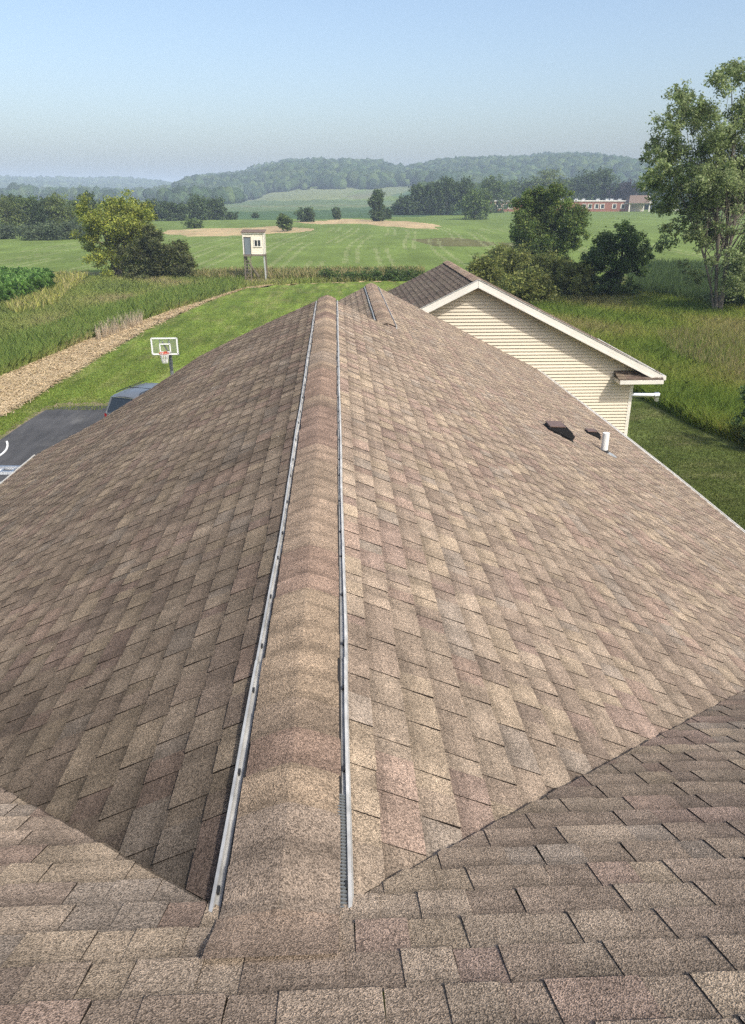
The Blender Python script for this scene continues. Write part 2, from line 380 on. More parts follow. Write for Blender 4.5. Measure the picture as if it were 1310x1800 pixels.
# ------------------------------------------------------------------ grasses
def sample_px(poly, n, rng):
    xs = [p[0] for p in poly]; ys = [p[1] for p in poly]; out = np.zeros((0, 2))
    while len(out) < n:
        q = rng.uniform((min(xs), min(ys)), (max(xs), max(ys)), (n * 2, 2)); out = np.concatenate([out, q[inpoly(q[:, 0], q[:, 1], poly)]])
    return out[:n]
def to_ground(q):
    r = _fw + np.outer((q[:, 0] - 655) / FPX, _rt) - np.outer((q[:, 1] - 900) / FPX, _up); return r * (GZ / r[:, 2])[:, None]
PAL_GREEN = np.array([(.19, .26, .06), (.24, .29, .07), (.28, .30, .08), (.15, .22, .06), (.30, .29, .10)])
PAL_MIX = np.array([(.23, .28, .075), (.29, .31, .10), (.35, .31, .15), (.44, .37, .2), (.18, .22, .07)])
PAL_STRAW = np.array([(.58, .44, .26), (.52, .39, .22), (.62, .49, .31), (.44, .34, .18)])
def blades(base, hmin, hmax, wd, pal, rng, lean=.35, patch=None, wts=None):
    n = len(base); h = rng.uniform(hmin, hmax, n); a = rng.uniform(0, 2 * math.pi, n); l = rng.normal(0, lean, (n, 2)) * h[:, None]
    if np.isscalar(wd): wd = np.full(n, wd)
    side = np.stack([np.cos(a), np.sin(a), np.zeros(n)], 1) * (wd * rng.uniform(.6, 1.4, n))[:, None] / 2
    top = base + np.stack([l[:, 0], l[:, 1], h], 1); mid = base + np.stack([l[:, 0] * .35, l[:, 1] * .35, h * .6], 1)
    V = np.stack([base - side, base + side, mid + side * .8, top, mid - side * .8], 1).reshape(-1, 3)
    F = np.arange(n * 5).reshape(n, 5)
    k = rng.choice(len(pal), n, p=wts)
    if patch is not None:
        pn = np.sin(base[:, 0] * .55 + 1.7 * np.sin(base[:, 1] * .21)) + np.sin(base[:, 1] * .37 + 1.3 * np.sin(base[:, 0] * .33)) + rng.normal(0, .5, n)
        k = np.clip(((pn + 2.2) / 4.4 * len(pal)).astype(int), 0, len(pal) - 1)
    c = np.clip(pal[k] * rng.uniform(.95, 1.6, (n, 1)), 0, .85)
    return V, F, c
rg = np.random.default_rng(11)
def stuff(name, parts, m='grass'):
    mb = MB()
    for p in parts: mb.arr(*p)
    o = obj(name, mb, M[m]); kind(o, 'stuff'); return o
# left meadow
LM = [(-120, 575), (0, 540), (90, 505), (150, 490), (430, 486), (745, 484), (745, 492), (560, 497), (440, 505), (300, 548), (150, 602), (0, 666), (-120, 712)]
q = sample_px(LM, 130000, rg); b_ = to_ground(q); dist = np.hypot(b_[:, 0], b_[:, 1])
o = stuff('meadow_grass', [blades(b_, .25, .7, .012 + dist * .0005, PAL_MIX[[4, 0, 0, 1, 1, 2]], rg, .45, True)])
q = sample_px([(-120, 650), (0, 615), (150, 560), (300, 515), (430, 492), (430, 506), (300, 548), (150, 602), (0, 664), (-120, 705)], 24000, rg); b_ = to_ground(q); dist = np.hypot(b_[:, 0], b_[:, 1])
stuff('reeds', [blades(b_, .5, 1.0, .014 + dist * .0005, PAL_GREEN[[0, 1, 0, 3]], rg, .28)])
q = sample_px([(85, 520), (100, 488), (160, 486), (150, 496), (95, 545), (30, 560), (10, 548)], 2200, rg); b_ = to_ground(q)
stuff('yellow_weeds', [blades(b_, .5, 1.2, .09, np.array([(.46, .40, .18), (.34, .34, .10), (.40, .39, .10), (.24, .27, .09)]), rg, .3)])
q = sample_px([(168, 594), (190, 580), (250, 560), (252, 571), (205, 590), (172, 602)], 900, rg); b_ = to_ground(q)
stuff('dead_reeds', [blades(b_, .25, 1.1, .04, np.array([(.48, .40, .29), (.40, .33, .24), (.55, .46, .33)]), rg, .12)])
# cut straw
q = sample_px([tuple(p) for p in MEADOW_EDGE[1:11]] + [tuple(p) for p in LAWN_EDGE[2:9]][::-1], 14000, rg); b_ = to_ground(q) + np.array([0, 0, .02])
eq = np.concatenate([np.array([np.array(a) + (np.array(b) - np.array(a)) * t for t in rg.random(260)]) for a, b in list(zip(LAWN_EDGE[2:9], LAWN_EDGE[3:10])) + list(zip(MEADOW_EDGE[1:11], MEADOW_EDGE[2:12]))])
eb_ = to_ground(eq + rg.normal(0, 3, eq.shape) * np.clip((eq[:, 1:] - 480) / 130, .15, 1)) + np.array([0, 0, .03])
def stalks(b, L, wd, pal, rng):
    n = len(b); a = rng.uniform(0, 2 * math.pi, n); d = np.stack([np.cos(a), np.sin(a), rng.normal(0, .14, n)], 1) * (L * rng.uniform(.5, 1.3, n))[:, None] / 2
    sd_ = np.stack([-np.sin(a), np.cos(a), rng.normal(0, .2, n)], 1) * wd / 2; c = b + np.array([0, 0, .05]) + np.stack([0 * a, 0 * a, rng.uniform(0, .07, n)], 1)
    V = np.stack([c - d - sd_, c + d - sd_, c + d + sd_, c - d + sd_], 1).reshape(-1, 3)
    return V, np.arange(n * 4).reshape(n, 4), pal[rng.integers(0, len(pal), n)] * rng.uniform(.85, 1.15, (n, 1))
stuff('cut_straw', [stalks(b_, .5, .028, PAL_STRAW, rg), stalks(eb_, .4, .03, PAL_STRAW, rg)], 'stalk')
# short blades of the lawns
q = sample_px([(-60, 770), (130, 662), (260, 586), (390, 526), (480, 506), (740, 500), (600, 560), (330, 640), (180, 722), (80, 722), (0, 770)], 30000, rg); b_ = to_ground(q) + np.array([0, 0, .02])
stuff('lawn_grass', [blades(b_, .03, .08, .035, np.array([(.15, .20, .035), (.19, .23, .045), (.13, .18, .03), (.23, .25, .065)]), rg, .5)])
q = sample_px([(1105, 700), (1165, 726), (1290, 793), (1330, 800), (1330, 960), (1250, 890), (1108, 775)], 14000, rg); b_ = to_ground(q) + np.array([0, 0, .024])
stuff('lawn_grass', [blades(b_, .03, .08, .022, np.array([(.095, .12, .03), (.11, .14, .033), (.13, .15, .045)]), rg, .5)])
# marsh on the right
RM = [(860, 500), (1000, 500), (1310, 530), (1420, 560), (1420, 830), (1310, 786), (1230, 756), (1110, 692), (1000, 590)]
q = sample_px(RM, 150000, rg); b_ = to_ground(q); dist = np.hypot(b_[:, 0], b_[:, 1])
stuff('marsh_grass', [blades(b_, .35, .95, .010 + dist * .00045, np.array([(.15, .21, .04), (.19, .25, .045), (.23, .27, .055), (.26, .27, .07), (.31, .28, .11)]), rg, .4, True)])
q = sample_px([(1110, 470), (1310, 475), (1420, 480), (1420, 560), (1310, 552), (1100, 520)], 30000, rg); b_ = to_ground(q)
stuff('cattails', [blades(b_, 1.0, 1.7, .06, np.array([(.08, .12, .045), (.095, .14, .05), (.07, .105, .04)]), rg, .12)])
q = sample_px([(1150, 600), (1310, 590), (1420, 600), (1420, 700), (1310, 690), (1180, 640)], 9000, rg); b_ = to_ground(q)
stuff('seeding_grass', [blades(b_, .7, 1.2, .028, np.array([(.26, .23, .10), (.19, .20, .06), (.32, .27, .13)]), rg, .2)])
# weeds bordering the hay field (behind the lawn)
q = sample_px([(250, 488), (430, 482), (745, 480), (745, 490), (430, 497)], 9000, rg); b_ = to_ground(q)
stuff('field_edge_weeds', [blades(b_, .5, 1.2, .10, np.array([(.31, .27, .12), (.22, .22, .07), (.16, .19, .06), (.40, .33, .17)]), rg, .25)])
# corn plot
def corn():
    rng = np.random.default_rng(5); pl = [(-160, 575), (0, 541), (60, 528), (92, 519), (86, 507), (0, 503), (-160, 502)]
    q = sample_px(pl, 1500, rng); b = to_ground(q); n = len(b); parts = []
    parts.append(blades(b, 1.7, 2.2, .06, np.array([(.22, .36, .10)]), rng, .03))
    for k in range(9):
        h = rng.uniform(.4, 1.9, n); a = rng.uniform(0, 2 * math.pi, n); d = np.stack([np.cos(a), np.sin(a), 0 * a], 1); s = np.stack([-np.sin(a), np.cos(a), 0 * a], 1) * .06
        p0 = b + np.array([0, 0, 1]) * h[:, None]; p1 = p0 + d * .32 + np.array([0, 0, .34]); p2 = p0 + d * .75 + np.array([0, 0, 1]) * rng.uniform(-.15, .3, n)[:, None]
        V = np.stack([p0 - s * .4, p0 + s * .4, p1 + s, p2, p1 - s], 1).reshape(-1, 3)
        parts.append((V, np.arange(n * 5).reshape(n, 5), np.array([(.25, .42, .11)]) * rng.uniform(.7, 1.4, (n, 1))))
    o = stuff('corn_crop', parts)
corn()

# ------------------------------------------------------------------ trees
def leaf_quads(P, size, rng, pal, clump=None, droop=0):
    n = len(P); nn = rng.normal(0, 1, (n, 3)); nn[:, 2] = np.abs(nn[:, 2]) + .35; nn /= np.linalg.norm(nn, axis=1)[:, None]
    t = rng.normal(0, 1, (n, 3)); t[:, 2] -= droop; t -= nn * (t * nn).sum(1)[:, None]; t /= np.linalg.norm(t, axis=1)[:, None]; s = np.cross(nn, t)
    L = (size * rng.uniform(.6, 1.4, n))[:, None]; W = L * .55
    V = np.stack([P - t * L * .5, P + s * W * .5 + nn * L * .06, P + t * L * .5, P - s * W * .5 + nn * L * .06], 1).reshape(-1, 3)
    k = rng.integers(0, len(pal), n)
    c = np.array(pal)[k] * rng.uniform(1.35, 2.35, (n, 1))
    if clump is not None: c = c * clump[:, None]
    return V, np.arange(n * 4).reshape(n, 4), c
def lobe_cloud(lobes, n, rng, shell=.5, sub=16):
    Lc = np.array([l[0] for l in lobes]); Lr = np.array([l[1] for l in lobes], float)
    if Lr.ndim == 1: Lr = np.stack([Lr, Lr, Lr * .8], 1)
    # each lobe is a cluster of small leafy tufts
    m = len(lobes) * sub; kk = np.repeat(np.arange(len(lobes)), sub)
    d = rng.normal(0, 1, (m, 3)); d /= np.linalg.norm(d, axis=1)[:, None]
    rad = np.where(rng.random(m) < .18, rng.uniform(.95, 1.3, m), shell + (1 - shell) * rng.random(m))
    sc = Lc[kk] + d * Lr[kk] * rad[:, None]; sr = Lr[kk] * rng.uniform(.16, .42, (m, 1)); tone = rng.uniform(.7, 1.25, m) * rng.uniform(.85, 1.15, len(lobes))[kk]
    wt = sr.prod(1) ** .62; wt /= wt.sum(); k = rng.choice(m, n, p=wt)
    g = rng.normal(0, .55, (n, 3)); P = sc[k] + np.clip(g, -1.5, 1.5) * sr[k]
    stray = rng.random(n) < .07; P[stray] += rng.normal(0, .25, (stray.sum(), 3)) * sr[k][stray] * 2.2
    return P, tone[k]
def make_tree(name, label, cat, base, lobes, n, size, pal, seed, trunk=.2, group=None, limbs=True, bark='bark', forks=None, droop=0, shell=.5, nlimb=14, twigs=0):
    rng = np.random.default_rng(seed); base = np.array(base, float)
    t = thing(name, label, cat, base, 0, group)
    P, tone = lobe_cloud(lobes, n, rng, shell)
    keep = P[:, 2] > base[2] + .05; P = P[keep]; tone = tone[keep]
    mb = MB(); mb.arr(*leaf_quads(P, size, rng, pal, tone, droop)); obj('crown', mb, M['leaf'], t)
    tb = MB(); cen = np.mean([l[0] for l in lobes], 0); top = max(l[0][2] for l in lobes)
    forks = forks or [(0, 0, 1.0)]
    for fx, fy, fs in forks:
        p = [base + (fx * .2, fy * .2, -.15)]
        for s in (.25, .5, .75, 1):
            z = base[2] + (top - base[2]) * .85 * s * fs
            q = base + (np.array([cen[0] - base[0], cen[1] - base[1], 0]) * s * .6) + np.array([fx * s * 2.2, fy * s * 2.2, 0]) + rng.normal(0, .12, 3) * (top - base[2]) * .06; q[2] = z; p.append(q)
        tb.tube(p, [trunk * 1.35 * fs, trunk * fs, trunk * .75 * fs, trunk * .5 * fs, trunk * .2], 7)
        if limbs:
            for l in sorted(lobes, key=lambda l: -np.prod(np.atleast_1d(l[1])))[:nlimb]:
                e = np.array(l[0], float); s = rng.uniform(.25, .8); kk = int(s * 4); ff = s * 4 - kk
                a = p[kk] * (1 - ff) + p[min(kk + 1, 4)] * ff
                if e[2] < a[2] - 1: continue
                m_ = (a + e) / 2 + rng.normal(0, .05, 3) * np.linalg.norm(e - a); tb.tube([a, m_, e], [trunk * .34 * fs, trunk * .22 * fs, trunk * .07], 5)
                for _ in range(twigs):
                    d = rng.normal(0, 1, 3); d[2] = abs(d[2]) * .6; d /= np.linalg.norm(d); e2 = m_ + d * rng.uniform(.5, 1.4) * np.max(l[1])
                    tb.tube([m_, (m_ + e2) / 2 + rng.normal(0, .1, 3), e2], [trunk * .14, trunk * .09, trunk * .03], 4)
    obj('trunk', tb, M[bark], t)
    return t
def px_lobes(lst, Y, rng, depth, dscale=1.0):
    out = []
    for (x, y, r) in lst:
        p = AtY(x, y, Y); rr = r / FPX * (p @ _fw); p = p + np.array([0, rng.normal(0, depth), 0]); out.append((p, np.array([rr, rr * dscale, rr * .85])))
    return out
def auto_lobes(base, h, wd, rng, n=16, lo=.15, rr=.27, taper=1.0):
    out = []; 
    for i in range(n):
        z = lo + (1 - lo) * (i + .5) / n; prof = math.sin(math.pi * min(1, (z - lo) / (1 - lo) * .82 + .16)) ** .7 * taper
        a = i * 2.4 + rng.uniform(-.5, .5); rad = wd / 2 * prof * (1 - rr) * rng.uniform(.45, 1.05)
        r = wd * rr * rng.uniform(.75, 1.2)
        out.append((np.array(base) + (rad * math.cos(a), rad * math.sin(a), min(z * h, h - r * .75)), np.array([r, r, r * .85])))
    return out

rg = np.random.default_rng(21)
# yellow-green box elder at the left
W = [(205, 375, 34), (235, 372, 26), (170, 372, 26), (160, 392, 22), (250, 385, 20), (190, 405, 36), (225, 400, 34), (160, 410, 18), (178, 430, 24), (215, 430, 34), (245, 415, 24), (152, 436, 10), (185, 452, 18), (205, 462, 26), (225, 365, 18), (190, 360, 16), (238, 445, 26), (200, 478, 16), (215, 352, 8), (262, 378, 10)]
g = G(205, 487)
make_tree('box_elder', 'tall yellow green tree with arching airy crown leaning over the dark cedar', 'tree', g, px_lobes(W, g[1], rg, 1.4), 30000, .26,
          [(.19, .205, .038), (.22, .23, .042), (.14, .165, .034), (.10, .13, .03)], 31, .3, forks=[(-.6, 0, 1), (.9, .2, .9), (.2, .3, .95)], twigs=1)
W = [(265, 412, 14), (258, 430, 22), (285, 430, 22), (240, 455, 26), (270, 455, 30), (300, 452, 28), (318, 470, 22), (225, 478, 16), (255, 478, 26), (290, 480, 28), (328, 482, 14), (240, 440, 14), (262, 400, 8), (310, 435, 12)]
g = G(282, 491)
make_tree('cedar_tree', 'broad dark olive cedar spreading at the foot of the yellow green tree', 'tree', g, px_lobes(W, g[1] - 1, rg, 1.2), 28000, .24,
          [(.060, .072, .026), (.075, .085, .03), (.048, .06, .022), (.09, .09, .036)], 33, .25, shell=.35)
W = [(320, 440, 14), (328, 455, 14), (335, 470, 12), (318, 470, 14), (312, 450, 10)]
g = G(325, 486)
make_tree('bush', 'light green bush pressed against the right flank of the cedar', 'bush', g, px_lobes(W, g[1] + 2, rg, .8), 3500, .28, [(.10, .125, .03), (.13, .15, .035), (.08, .10, .026)], 34, .1)
# right group
W = [(960, 348, 26), (930, 352, 24), (990, 356, 22), (915, 372, 22), (950, 372, 34), (990, 380, 30), (1012, 378, 16), (915, 400, 26), (950, 405, 36), (995, 405, 32), (1018, 405, 16), (920, 430, 26), (960, 438, 34), (1000, 435, 26), (935, 452, 18), (1015, 428, 14), (960, 332, 9), (945, 338, 8), (903, 412, 10), (980, 455, 18)]
g = G(962, 470)
make_tree('round_tree', 'full rounded green tree with yellowish tips rising behind the shrubs', 'tree', g, px_lobes(W, g[1], rg, 1.8), 62000, .29,
          [(.065, .10, .026), (.085, .12, .028), (.055, .085, .024), (.12, .14, .034)], 41, .3, shell=.3)
W = [(1090, 418, 22), (1110, 430, 22), (1065, 432, 22), (1085, 450, 34), (1040, 455, 20), (1055, 478, 26), (1100, 478, 30), (1125, 455, 18), (1138, 438, 8), (1030, 480, 14), (1075, 505, 24), (1105, 505, 20), (1040, 500, 16), (1098, 400, 10), (1145, 452, 6), (1128, 478, 12)]
g = G(1085, 527)
make_tree('dark_tree', 'small dense dark green tree between the round tree and the cottonwood', 'tree', g, px_lobes(W, g[1], rg, 1.3), 30000, .22,
          [(.065, .10, .032), (.085, .12, .038), (.055, .085, .028)], 43, .2)
CW = [(1290, 138, 34), (1300, 120, 20), (1232, 165, 30), (1250, 145, 18), (1195, 190, 28), (1205, 170, 15), (1168, 215, 20), (1250, 205, 38), (1192, 240, 34), (1160, 250, 18), (1145, 276, 20), (1185, 280, 30), (1228, 270, 38), (1290, 250, 42), (1290, 195, 40), (1130, 272, 10),
      (1165, 318, 24), (1125, 322, 15), (1142, 306, 14), (1205, 335, 34), (1175, 352, 22), (1245, 330, 34), (1290, 320, 40), (1205, 380, 22), (1240, 390, 26), (1290, 385, 34), (1162, 398, 9), (1180, 410, 16), (1196, 432, 18), (1290, 440, 34), (1225, 440, 16), (1270, 480, 26), (1300, 500, 28), (1215, 470, 12), (1310, 530, 26), (1255, 525, 12), (1208, 405, 16), (1172, 372, 12),
      (1350, 150, 36), (1345, 210, 44), (1350, 270, 46), (1345, 330, 42), (1350, 395, 40), (1390, 230, 30), (1385, 300, 34), (1340, 450, 30), (1400, 350, 24)]
CW = CW + [(1215, 420, 18), (1228, 490, 16), (1270, 415, 22), (1245, 355, 24), (1290, 290, 34), (1215, 310, 24), (1225, 240, 22)]
ex_ = []
for a_ in range(len(CW)):
    for b_2 in range(a_):
        (x1, y1, r1_), (x2, y2, r2_) = CW[a_], CW[b_2]; dd = math.hypot(x1 - x2, y1 - y2)
        if .7 * (r1_ + r2_) < dd < 1.25 * (r1_ + r2_) and (a_ * 7 + b_2 * 3) % 5 < 2: ex_.append(((x1 + x2) / 2, (y1 + y2) / 2, .36 * (r1_ + r2_)))
CW = CW + ex_
g = G(1262, 556)
make_tree('cottonwood', 'towering many stemmed cottonwood with pale bare limbs at the right edge', 'tree', g, px_lobes(CW, g[1], rg, 2.0), 82000, .215,
          [(.14, .175, .07), (.16, .19, .078), (.12, .155, .062), (.18, .205, .10)], 47, .15, forks=[(-.45, .1, .85), (.12, .3, 1.0), (.8, 0, .92), (-1.0, .3, .6)], nlimb=26, twigs=1, shell=.3)
W = [(1310, 470, 24), (1335, 440, 30), (1330, 500, 28), (1290, 515, 18), (1300, 490, 14), (1350, 480, 30)]
g = G(1325, 545)
make_tree('understory_tree', 'dark scrubby tree filling in under the cottonwood at the frame edge', 'tree', g, px_lobes(W, g[1] - 2, rg, 1.2), 5000, .24, [(.045, .065, .024), (.06, .08, .03)], 48, .15)
W = [(1318, 740, 24), (1330, 765, 22), (1305, 770, 12), (1325, 700, 18), (1350, 745, 30)]
g = G(1330, 790)
make_tree('bush', 'dark leafy bush at the right frame edge beside the mown grass', 'bush', g, px_lobes(W, g[1], rg, .3), 3500, .12, [(.04, .065, .022), (.055, .085, .03)], 49, .05)
for i, (x, y, wd, h, lab) in enumerate([(850, 522, 60, 62, 'olive willow shrub nearest the garage roof peak'), (905, 512, 74, 66, 'olive willow shrub below the round tree'), (960, 520, 74, 64, 'olive willow shrub in the middle of the shrub thicket'), (1008, 530, 56, 62, 'olive willow shrub touching the small dark tree'), (925, 540, 90, 56, 'low olive shrub in front of the thicket beside the roof edge'), (880, 490, 60, 50, 'olive shrub at the back of the thicket')]):
    g = G(x, y); s = (g @ _fw) / FPX; r2 = np.random.default_rng(60 + i)
    make_tree('willow_shrub', lab, 'shrub', g, auto_lobes(g, h * s * 1.05, wd * s * 1.2, r2, 16, .05, .26), 8000, .24, [(.10, .115, .03), (.125, .135, .035), (.085, .10, .03), (.15, .15, .045)], 60 + i, .08, 'willow shrubs beside the garage')

# hedge of weeds behind the lawn
g = G(650, 494)
h_ = thing('hedge', 'low dark green hedge row running along the far side of the lawn', 'hedge', g)
r2 = np.random.default_rng(70); lb = []
for x in np.linspace(572, 735, 26):
    p = G(x, 494 + r2.uniform(-1, 1)); rr = r2.uniform(.55, .85); lb.append((p + (0, 0, rr * .8), np.array([rr * 1.1, rr, rr])))
P, tone = lobe_cloud(lb, 6500, r2); mb = MB(); mb.arr(*leaf_quads(P[P[:, 2] > GZ], .2, r2, [(.045, .075, .022), (.06, .095, .028), (.075, .11, .03)], tone[P[:, 2] > GZ])); obj('foliage', mb, M['leaf'], h_)

# distance trees
def dtree(name, label, cat, x, yb, yt, wpx, pal, seed, n=2400, group=None, shape='round', lo=.12, D=None, leaf=None):
    if D is None: g = G(x, yb)
    else:
        r = ray(x, yb); r = r / math.hypot(r[0], r[1]); g = r * D; g[2] = float(terrain(g[0], g[1]))
    s = (g @ _fw) / FPX; r2 = np.random.default_rng(seed); hh = AtY(x, yt, g[1])[2] - g[2]; wd = wpx * s
    if shape == 'tall': lb = auto_lobes(g, hh, wd, r2, 18, .04, .33)
    else: lb = auto_lobes(g, hh * 1.04, wd * 1.18, r2, 17, lo, .27)
    return make_tree(name, label, cat, g, lb, int(n * 1.7), leaf or max(.25, 3.6 * s), pal, seed, max(.08, .028 * hh), group, nlimb=8)
PA = [(.07, .10, .03), (.085, .115, .033), (.058, .085, .027)]; PB = [(.05, .075, .028), (.06, .085, .03), (.045, .065, .025)]; PC = [(.095, .115, .035), (.11, .13, .04), (.075, .10, .03)]; PP = [(.035, .03, .035), (.045, .036, .04)]
dtree('poplar', 'narrow upright poplar standing alone in the hay field', 'tree', 664, 389, 335, 24, PB, 101, 3000, shape='tall')
dtree('small_tree', 'little slanting tree on the left tip of the tan stubble strip', 'tree', 499, 407, 378, 20, PA, 102, 1300, lo=.3)
dtree('small_tree', 'tiny companion tree just right of the little slanting tree', 'tree', 508, 406, 386, 12, PA, 103, 700, lo=.2)
dtree('bush', 'dark rounded bush beyond the right end of the tan stubble strip', 'bush', 541, 390, 367, 28, PB, 104, 1500, lo=.02)
dtree('small_tree', 'small dark tree halfway between the rounded bush and the poplar', 'tree', 592, 386, 366, 13, PB, 105, 900, lo=.1)
dtree('bush', 'tiny bush alone on the far field left of the rounded bush', 'bush', 449, 383, 376, 12, PB, 106, 400, lo=.02)
dtree('bush', 'bush just right of the poplar foot', 'bush', 681, 385, 368, 14, PB, 107, 600, lo=.02)
dtree('bush', 'low round bush on the near edge of the left tan stubble', 'bush', 340, 401, 387, 28, PA, 108, 1200, lo=.02)
for i, (x, yb, yt, wd) in enumerate([(272, 388, 353, 34), (296, 388, 356, 30), (318, 388, 360, 24)]):
    dtree('hedgerow_tree', ['tree of the field row standing just behind the yellow green tree', 'middle tree of the three in the row right of the yellow green tree', 'shortest tree of the three in the row right of the yellow green tree'][i], 'tree', x, yb, yt, wd, PB, 110 + i, 1700, 'field row trees', lo=.08)
for i, (x, yb, yt, wd, lab) in enumerate([(350, 387, 347, 40, 'taller left tree of the dark pair above the low round bush'), (378, 386, 350, 36, 'rounder right tree of the dark pair above the low round bush'), (400, 386, 375, 34, 'low scrub trailing off right of the dark pair')]):
    dtree('hedgerow_tree', lab, 'tree', x, yb, yt, wd, PB, 120 + i, 2200, 'field row trees', lo=.05)
# woods at the left
r3 = np.random.default_rng(130); k = 0
for (x, yb, yt, wd) in [(-60, 412, 345, 60), (-20, 412, 348, 50), (18, 412, 350, 52), (50, 410, 348, 46), (80, 410, 350, 46), (108, 410, 348, 46), (136, 408, 356, 40), (165, 405, 352, 40), (200, 400, 358, 40), (235, 398, 360, 36), (30, 405, 344, 34), (98, 400, 347, 30)]:
    dtree('woodland_tree', 'tree in the dense hazy wood along the far left field edge', 'tree', x, yb, yt, wd, [PA, PB, PC][k % 3], 140 + k, 2600, 'trees of the left wood', lo=.03); k += 1
dtree('dark_crown_tree', 'dark tree top poking above the left wood beside the yellow green crown', 'tree', 157, 403, 342, 30, PB, 160, 1700, lo=.3)
for j, (x, yb, yt, wd) in enumerate([(62, 422, 396, 46), (92, 422, 394, 44), (122, 420, 392, 44), (8, 420, 398, 40), (148, 420, 400, 30), (-40, 422, 396, 50)]):
    dtree('woodland_shrub', 'grey green shrub fronting the left wood where it meets the field', 'shrub', x, yb, yt, wd, [(.06, .08, .04), (.07, .09, .045)], 170 + j, 1600, 'shrubs fronting the left wood', lo=.02)
# copse in the middle right
for i, (x, yb, yt, wd, lab, p) in enumerate([
    (712, 378, 350, 34, 'lowest tree at the left tip of the copse', PB), (735, 378, 327, 36, 'second tree from the left tip of the copse', PB), (760, 378, 324, 38, 'broad tree near the middle of the copse', PB), (785, 378, 315, 40, 'tall dark tree topping the copse', PB),
    (815, 378, 318, 40, 'tree right of the tallest in the copse', PB), (836, 386, 336, 50, 'round tree standing forward of the copse by the brick building', PA), (866, 374, 314, 44, 'tree at the right end of the copse behind the brick building', PA)]):
    dtree('copse_tree', lab, 'tree', x, yb, yt, wd, p, 200 + i, 2600, 'trees of the copse', lo=.04)
for i, (x, yt, wd, lab, p) in enumerate([
    (900, 322, 50, 'tree behind the brick building left of the round tree crown', PA), (935, 316, 46, 'tree peeping over the left of the round tree crown', PA), (962, 302, 52, 'tallest pale tree above the round tree crown', PC), (992, 318, 44, 'tree behind the roof vents of the brick building', PA),
    (1024, 306, 46, 'grey green tree behind the middle of the brick building', PB), (1054, 298, 42, 'tall spreading tree behind the brick building', PB), (1072, 330, 36, 'purple leaved tree left of the entrance canopy', PP), (1098, 322, 44, 'purple leaved tree behind the entrance canopy', PP), (1150, 318, 50, 'tree right of the entrance canopy', PB), (1200, 316, 56, 'tree seen through the cottonwood left limbs', PB), (1260, 312, 60, 'tree hidden behind the cottonwood trunk', PB), (1320, 315, 60, 'tree at the far right behind the cottonwood', PB)]):
    dtree('park_tree', lab, 'tree', x, 366, yt, wd, p, 220 + i, 2600, 'trees behind the brick building', lo=.05, D=540)

# forest on the hills (one mass)
def ico():
    t = (1 + 5 ** .5) / 2
    V = np.array([(-1, t, 0), (1, t, 0), (-1, -t, 0), (1, -t, 0), (0, -1, t), (0, 1, t), (0, -1, -t), (0, 1, -t), (t, 0, -1), (t, 0, 1), (-t, 0, -1), (-t, 0, 1)], float); V /= np.linalg.norm(V[0])
    F = [(0, 11, 5), (0, 5, 1), (0, 1, 7), (0, 7, 10), (0, 10, 11), (1, 5, 9), (5, 11, 4), (11, 10, 2), (10, 7, 6), (7, 1, 8), (3, 9, 4), (3, 4, 2), (3, 2, 6), (3, 6, 8), (3, 8, 9), (4, 9, 5), (2, 4, 11), (6, 2, 10), (8, 6, 7), (9, 8, 1)]
    V = list(map(tuple, V)); mid = {}
    def m(a, b):
        kk = (min(a, b), max(a, b))
        if kk not in mid: p = np.array(V[a]) + np.array(V[b]); p /= np.linalg.norm(p); V.append(tuple(p)); mid[kk] = len(V) - 1
        return mid[kk]
    F2 = []
    for a, b, c in F: ab, bc, ca = m(a, b), m(b, c), m(c, a); F2 += [(a, ab, ca), (b, bc, ab), (c, ca, bc), (ab, bc, ca)]
    return np.array(V), np.array(F2)
IV, IF = ico()
def forest(name, n, r0, r1, x0, x1, size, seed, cols, holes=()):
    rng = np.random.default_rng(seed); b0, b1 = bearing(x0, 330), bearing(x1, 330)
    rr = np.sqrt(rng.uniform(r0 ** 2, r1 ** 2, n)); bb = rng.uniform(b0, b1, n); X = rr * np.sin(bb); Y = rr * np.cos(bb); Z = terrain(X, Y)
    if holes:
        P = np.stack([X, Y, Z + 3], 1); d = P @ _fw; px = 655 + FPX * (P @ _rt) / d; py = 900 - FPX * (P @ _up) / d; kp = np.ones(n, bool)
        for h in holes: kp &= ~inpoly(px, py, h)
        X, Y, Z = X[kp], Y[kp], Z[kp]; n = len(X)
    s = size * rng.uniform(.6, 1.3, n) * (1 + .25 * np.sin(X * .01) * np.sin(Y * .013)); a = rng.uniform(0, 6.28, n)
    d = IV[None] * (1 + rng.normal(0, .16, (n, len(IV), 1)))
    d[:, :, 2] *= 1.1
    x = d[:, :, 0] * np.cos(a)[:, None] - d[:, :, 1] * np.sin(a)[:, None]; y = d[:, :, 0] * np.sin(a)[:, None] + d[:, :, 1] * np.cos(a)[:, None]
    V = np.stack([x * s[:, None] + X[:, None], y * s[:, None] + Y[:, None], d[:, :, 2] * s[:, None] + (Z + s * .9)[:, None]], -1).reshape(-1, 3)
    F = (IF[None] + (np.arange(n) * len(IV))[:, None, None]).reshape(-1, 3)
    c = np.repeat(np.array(cols)[rng.integers(0, len(cols), n)] * rng.uniform(.7, 1.3, (n, 1)), len(IF), 0)
    mb = MB(); mb.arr(V, F, c); o = obj(name, mb, M['forest'], smooth=True); return kind(o, 'stuff')
FC = [(.045, .075, .03), (.055, .085, .032), (.032, .055, .024), (.07, .10, .036)]
FH = [[(385, 362), (405, 352), (450, 346), (480, 334), (560, 328), (650, 328), (735, 322), (745, 345), (745, 380), (385, 390)]]
forest('hill_forest', 8200, 1120, 1860, 285, 1420, 7.5, 301, FC, FH)
